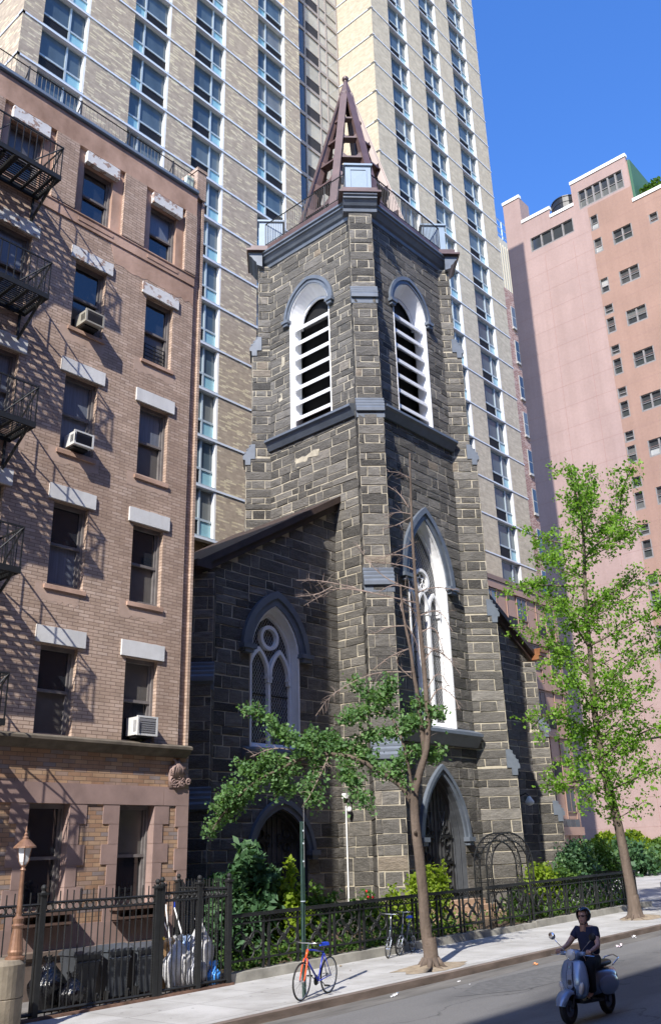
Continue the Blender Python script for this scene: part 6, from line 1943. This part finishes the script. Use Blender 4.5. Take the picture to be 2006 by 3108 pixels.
b.add(vs, [(i*(NJ+1)+j, i*(NJ+1)+j+1, (i+1)*(NJ+1)+j+1, (i+1)*(NJ+1)+j) for i in range(NK) for j in range(NJ)])
b.build('front_mudguard', SCB, sc, smooth=True)
def swheel(x, nm):
    b = MB(); b.torus((x, 0, .235), .175, .06, (0, 1, 0), 28, 10); o = b.build(nm, TYRE, sc, smooth=True)
    b = MB(); b.lathe([(.13, -.03), (.135, 0), (.13, .03)], (x, 0, .235), 20, (0, 1, 0)); b.lathe([(.05, -.07), (.05, .07)], (x, 0, .235), 12, (0, 1, 0)); b.build('rim', SILV, o)
swheel(.64, 'front_wheel'); swheel(-.62, 'rear_wheel')
b = MB(); b.tube([(.64, .075, .235), (.56, .08, .42), (.44, .04, .6)], .025, 6); b.build('fork', SCD, sc)
b = MB(); b.loft([sec(.30, .92, .07, .07), sec(.31, .97, .12, .10), sec(.31, 1.03, .145, .105), sec(.28, 1.075, .11, .08), sec(.27, 1.09, .05, .04)]); b.loft([[(.28, s*.1, 1.0), (.34, s*.1, 1.0), (.34, s*.1, 1.06), (.28, s*.1, 1.06)] for s in (1, 2.4)]); b.loft([[(.28, s*.1, 1.0), (.34, s*.1, 1.0), (.34, s*.1, 1.06), (.28, s*.1, 1.06)] for s in (-2.4, -1)])
hs = b.build('headset', SCB, sc, smooth=True)
b = MB(); b.lathe([(.085, .0), (.088, .03), (.07, .05), (.0, .062)], (.37, 0, 1.02), 20, (1, 0, -.12), cap=False); b.build('headlight', LENS, hs, smooth=True)
b = MB(); b.torus((.402, 0, 1.018), .086, .009, (1, 0, -.12), 22, 5); b.build('headlight_rim', CHROME, hs, smooth=True)
b = MB(); b.ell((.375, 0, 1.02), (.01, .045, .045), 10, 8); b.build('reflector', CHROME, hs)
for s in (-1, 1):
    b = MB(); b.tube([(.30, s*.24, 1.03), (.26, s*.37, 1.03)], .018, 8); b.build('grip', SCD, hs)
    b = MB(); b.tube([(.34, s*.22, 1.02), (.37, s*.28, 1.01), (.34, s*.42, 1.0)], .006, 5); b.build('brake_lever', CHROME, hs)
    b = MB(); b.tube([(.30, s*.16, 1.06), (.31, s*.30, 1.19), (.30, s*.37, 1.25)], .007, 5); o = b.build('mirror_stalk', CHROME, hs)
    b = MB(); b.ell((.30, s*.40, 1.29), (.028, .07, .06), 14, 8, Matrix.Rotation(.25*s, 3, 'X')); b.build('mirror', CHROME if s < 0 else SCD, o, smooth=True)
b = MB(); b.loft([[(.42, -.17, .29), (.42, .17, .29), (.42, .17, .33), (.42, -.17, .33)], [(-.2, -.19, .27), (-.2, .19, .27), (-.2, .19, .31), (-.2, -.19, .31)]]); b.loft([sec(.38, .3, .12, .03), sec(.3, .6, .1, .05), sec(.3, .93, .07, .05)]); b.build('floorboard', SCD, sc)
b = MB()
def vsec(x, zc, w_, h, n=16, p=2.4): return [(x, w_*math.copysign(abs(math.cos(2*PI*k/n))**(2/p), math.cos(2*PI*k/n)), zc+h*math.copysign(abs(math.sin(2*PI*k/n))**(2/p), math.sin(2*PI*k/n))) for k in range(n)]
b.loft([vsec(-.08, .52, .13, .2), vsec(-.2, .54, .2, .2), vsec(-.4, .55, .235, .2), vsec(-.62, .56, .225, .18), vsec(-.8, .60, .16, .13), vsec(-.9, .63, .07, .07)])
bd = b.build('rear_body', SCB, sc, smooth=True)
for s in (-1, 1):
    b = MB(); b.ell((-.45, s*.17, .50), (.33, .085, .17), 18, 10); b.build('side_cowl', SCB, bd, smooth=True)
b = MB(); b.loft([vsec(.0, .76, .1, .04), vsec(-.1, .775, .13, .055), vsec(-.4, .79, .15, .055), vsec(-.7, .81, .13, .05), vsec(-.8, .80, .06, .03)]); b.build('seat', SCD, sc, smooth=True)
b = MB(); b.tube([(-.72, -.13, .76), (-.95, -.14, .86), (-1.0, 0, .9), (-.95, .14, .86), (-.72, .13, .76)], .012, 6); b.build('rear_rack', CHROME, sc, smooth=True)
b = MB(); b.ell((-.9, 0, .66), (.03, .07, .05), 10, 6); b.build('tail_light', M('tail_lens', (.4, .02, .02), .2), sc)
b = MB(); b.tube([(-.3, -.12, .25), (-.75, -.16, .27)], [.05, .07], 10); b.build('exhaust', SCD, sc, smooth=True)
b = MB(); b.loft([sec(-.62, .5, .12, .2), sec(-.62, .3, .1, .16)]); b.build('engine', SCD, sc)

def skin(name, chains, mat, parent, sub=2):
    """one continuous surface grown round a jointed skeleton: chains of (key, point, radius); the first point of a chain may name an earlier joint"""
    idx = {}; vs = []; es = []; rr_ = []
    for ch in chains:
        prev = None
        for key, p, r in ch:
            if key in idx: i = idx[key]
            else:
                i = len(vs); idx[key] = i; vs.append(p); rr_.append(r)
            if prev is not None: es.append((prev, i))
            prev = i
    me = bpy.data.meshes.new(name); me.from_pydata(vs, es, [])
    o = bpy.data.objects.new(name, me); COL.objects.link(o)
    md = o.modifiers.new('skin', 'SKIN'); md.use_smooth_shade = True
    lay = me.skin_vertices[0].data
    for i, r in enumerate(rr_):
        lay[i].radius = (r, r) if not isinstance(r, tuple) else r
        lay[i].use_root = False
    lay[0].use_root = True
    if sub:
        s_ = o.modifiers.new('sub', 'SUBSURF'); s_.levels = s_.render_levels = sub
    dg = bpy.context.evaluated_depsgraph_get(); dg.update()
    m2 = bpy.data.meshes.new_from_object(o.evaluated_get(dg))
    bpy.data.objects.remove(o)
    m2.materials.clear(); m2.materials.append(mat)
    return link(name, m2, parent)
SKIN = M('sun_touched_skin', (.52, .30, .22), .5, var=(12, .06), spec=.35)
SHIRT = M('navy_tee_shirt', (.022, .026, .055), .85, var=(7, .25), bump=(11, .5, .02)); TROUS = M('black_trousers', (.012, .012, .014), .85, var=(7, .3), bump=(8, .5, .03))
rider = thing('person', 'person in black open face helmet, navy v-neck tee shirt and black trousers riding the scooter', 'person', (0, 0, 0))
HIP = (-.26, 0, .90)
body = [[('p', HIP, .13), ('s1', (-.25, 0, 1.04), .125), ('s2', (-.22, 0, 1.2), .135), ('s3', (-.2, 0, 1.34), .12), ('n', (-.175, 0, 1.43), .066), ('n2', (-.15, 0, 1.48), .062), ('n3', (-.14, 0, 1.56), .05)]]
for s in (-1, 1):
    k = str(s)
    body.append([('s3', 0, 0), ('sh'+k, (-.195, s*.165, 1.36), .068), ('el'+k, (-.03, s*.30, 1.13), .046), ('wr'+k, (.21, s*.295, 1.065), .031), ('pa'+k, (.265, s*.295, 1.055), .036)])
    body.append([('p', 0, 0), ('h'+k, (-.2, s*.1, .87), .10), ('k'+k, (.14, s*.17, .83), .068), ('a'+k, (.10, s*.15, .42), .04), ('f'+k, (.24, s*.15, .36), .032)])
bo = skin('body', body, SKIN, rider)
# fingers close round the grips, the thumb from the inner side below
for s in (-1, 1):
    fg = MB()
    for j, (off, L_) in enumerate(((-.036, .9), (-.012, 1.), (.012, .96), (.036, .8))):
        y = s*(.295+off)
        fg.tube([(.265, y, 1.08), (.30, y, 1.072), (.318*1.0, y, 1.045), (.30, y, 1.012), (.272, y, 1.008)], [.013, .012, .011, .010, .008], 7)
    fg.tube([(.245, s*.262, 1.05), (.25, s*.245, 1.02), (.285, s*.243, 1.01)], [.014, .012, .009], 7)
    fg.build('fingers', SKIN, bo, smooth=True)
# head with face
hd = MB()
HC = Vector((-.15, 0, 1.575))
prof = [(-.115, .03, .035, .02), (-.10, .05, .05, .03), (-.07, .068, .066, .02), (-.03, .076, .078, .012), (.01, .08, .083, .006), (.05, .081, .09, .0), (.09, .07, .078, -.006), (.115, .045, .05, -.01), (.128, .015, .018, -.01)]
rings = []
for z, w_, d, fx in prof:
    rings.append([(HC.x+fx+d*math.cos(2*PI*k/18), HC.y+w_*math.sin(2*PI*k/18), HC.z+z) for k in range(18)])
hd.loft(rings)
hd.loft([[(HC.x+.078, -.012, HC.z+.03), (HC.x+.078, .012, HC.z+.03), (HC.x+.085, 0, HC.z+.035)], [(HC.x+.08, -.018, HC.z-.025), (HC.x+.08, .018, HC.z-.025), (HC.x+.112, 0, HC.z-.02)]])
for s in (-1, 1): hd.ell((HC.x-.005, s*.083, HC.z), (.022, .012, .032), 8, 6)
hobj = hd.build('head', SKIN, rider, smooth=True)
b = MB(); b.ell((HC.x+.083, 0, HC.z-.058), (.014, .026, .008), 10, 6); b.build('lips', M('lips', (.4, .15, .13), .5), hobj, smooth=True)
b = MB()
for s in (-1, 1): b.ell((HC.x+.078, s*.035, HC.z+.015), (.016, .03, .022), 12, 8)
b.tube([(HC.x+.088, -.02, HC.z+.02), (HC.x+.092, 0, HC.z+.024), (HC.x+.088, .02, HC.z+.02)], .004, 4)
for s in (-1, 1): b.tube([(HC.x+.075, s*.062, HC.z+.02), (HC.x, s*.09, HC.z+.02)], .004, 4)
b.build('sunglasses', M('brown_sunglass_lens', (.06, .02, .015), .15, spec=.8), rider, smooth=True)
# helmet shell, open at the face
b = MB(); n, kk = 28, 14; ok = {}
for i in range(kk+1):
    th = PI*.78*i/kk
    for j in range(n):
        a = 2*PI*j/n
        ok[(i, j)] = (HC.x-.012+.145*math.sin(th)*math.cos(a), .128*math.sin(th)*math.sin(a), HC.z+.035+.138*math.cos(th))
vs = [ok[(i, j)] for i in range(kk+1) for j in range(n)]
fs = []
for i in range(kk):
    for j in range(n):
        z = ok[(i, j)][2]; a = 2*PI*(j+.5)/n
        front = math.cos(a) > .42
        if front and i >= 6: continue
        fs.append((i*n+j, (i+1)*n+j, (i+1)*n+(j+1) % n, i*n+(j+1) % n))
b.add(vs, fs)
hl = b.build('helmet', M('black_helmet_gloss', (.01, .011, .014), .12, spec=.8), rider, smooth=True)
sm = hl.modifiers.new('thick', 'SOLIDIFY'); sm.thickness = .018
b = MB(); b.tube([(HC.x+.02, s*.1, HC.z-.05) if False else (HC.x+.01, -.1, HC.z-.05), (HC.x+.06, -.045, HC.z-.118), (HC.x+.06, .045, HC.z-.118), (HC.x+.01, .1, HC.z-.05)], .009, 5); b.build('chin_strap', SCD, hl)
b = MB(); b.ell((HC.x+.105, 0, HC.z+.125), (.012, .018, .01), 8, 5); b.build('helmet_stud', STEEL, hl)
# clothes: shirt with short sleeves and an open v at the throat, trousers, sandals
sh_ = [[('p', (-.27, 0, .91), .17), ('a', (-.25, 0, 1.05), (.185, .2)), ('b', (-.22, 0, 1.21), (.18, .195)), ('c', (-.2, 0, 1.345), .145), ('d', (-.19, 0, 1.40), .075)]]
for s in (-1, 1): sh_.append([('c', 0, 0), ('s'+str(s), (-.195, s*.168, 1.355), .088), ('e'+str(s), (-.10, s*.245, 1.225), .074)])
skin('tee_shirt', sh_, SHIRT, rider)
vn = MB()
vn.loft([[(-.075, -.002, 1.235), (-.075, .002, 1.235), (-.1, 0, 1.235)], [(-.072, -.03, 1.29), (-.072, .03, 1.29), (-.12, 0, 1.29)], [(-.085, -.058, 1.36), (-.085, .058, 1.36), (-.15, 0, 1.36)], [(-.10, -.06, 1.42), (-.10, .06, 1.42), (-.19, 0, 1.42)], [(-.085, -.05, 1.48), (-.085, .05, 1.48), (-.18, 0, 1.48)]])
vn.build('neckline_skin', SKIN, rider, smooth=True)
tr_ = [[('p', (-.27, 0, .89), .16), ('b', (-.36, 0, .875), .12)], [('p', 0, 0), ('w', (-.25, 0, .98), .14)]]
for s in (-1, 1): tr_.append([('p', 0, 0), ('h'+str(s), (-.18, s*.11, .865), .125), ('k'+str(s), (.14, s*.18, .82), .105), ('m'+str(s), (.13, s*.17, .6), .095), ('a'+str(s), (.105, s*.16, .41), .085)])
skin('trousers', tr_, TROUS, rider)
for s in (-1, 1):
    b = MB(); b.loft([[(.04+f_*.26, s*.15-w_, .31), (.04+f_*.26, s*.15+w_, .31), (.04+f_*.26, s*.15+w_, .335), (.04+f_*.26, s*.15-w_, .335)] for f_, w_ in ((0, .028), (.2, .036), (.7, .046), (1., .022))])
    b.tube([(.2, s*.15-.045, .335), (.205, s*.15, .40), (.2, s*.15+.045, .335)], .012, 5); b.build('sandal', SCD, rider)
ANG = math.radians(177)
for o in (sc, rider):
    o.location = (15.62, 8.42, gz(15.6)-.16); o.rotation_euler = (0, math.radians(0), ANG)
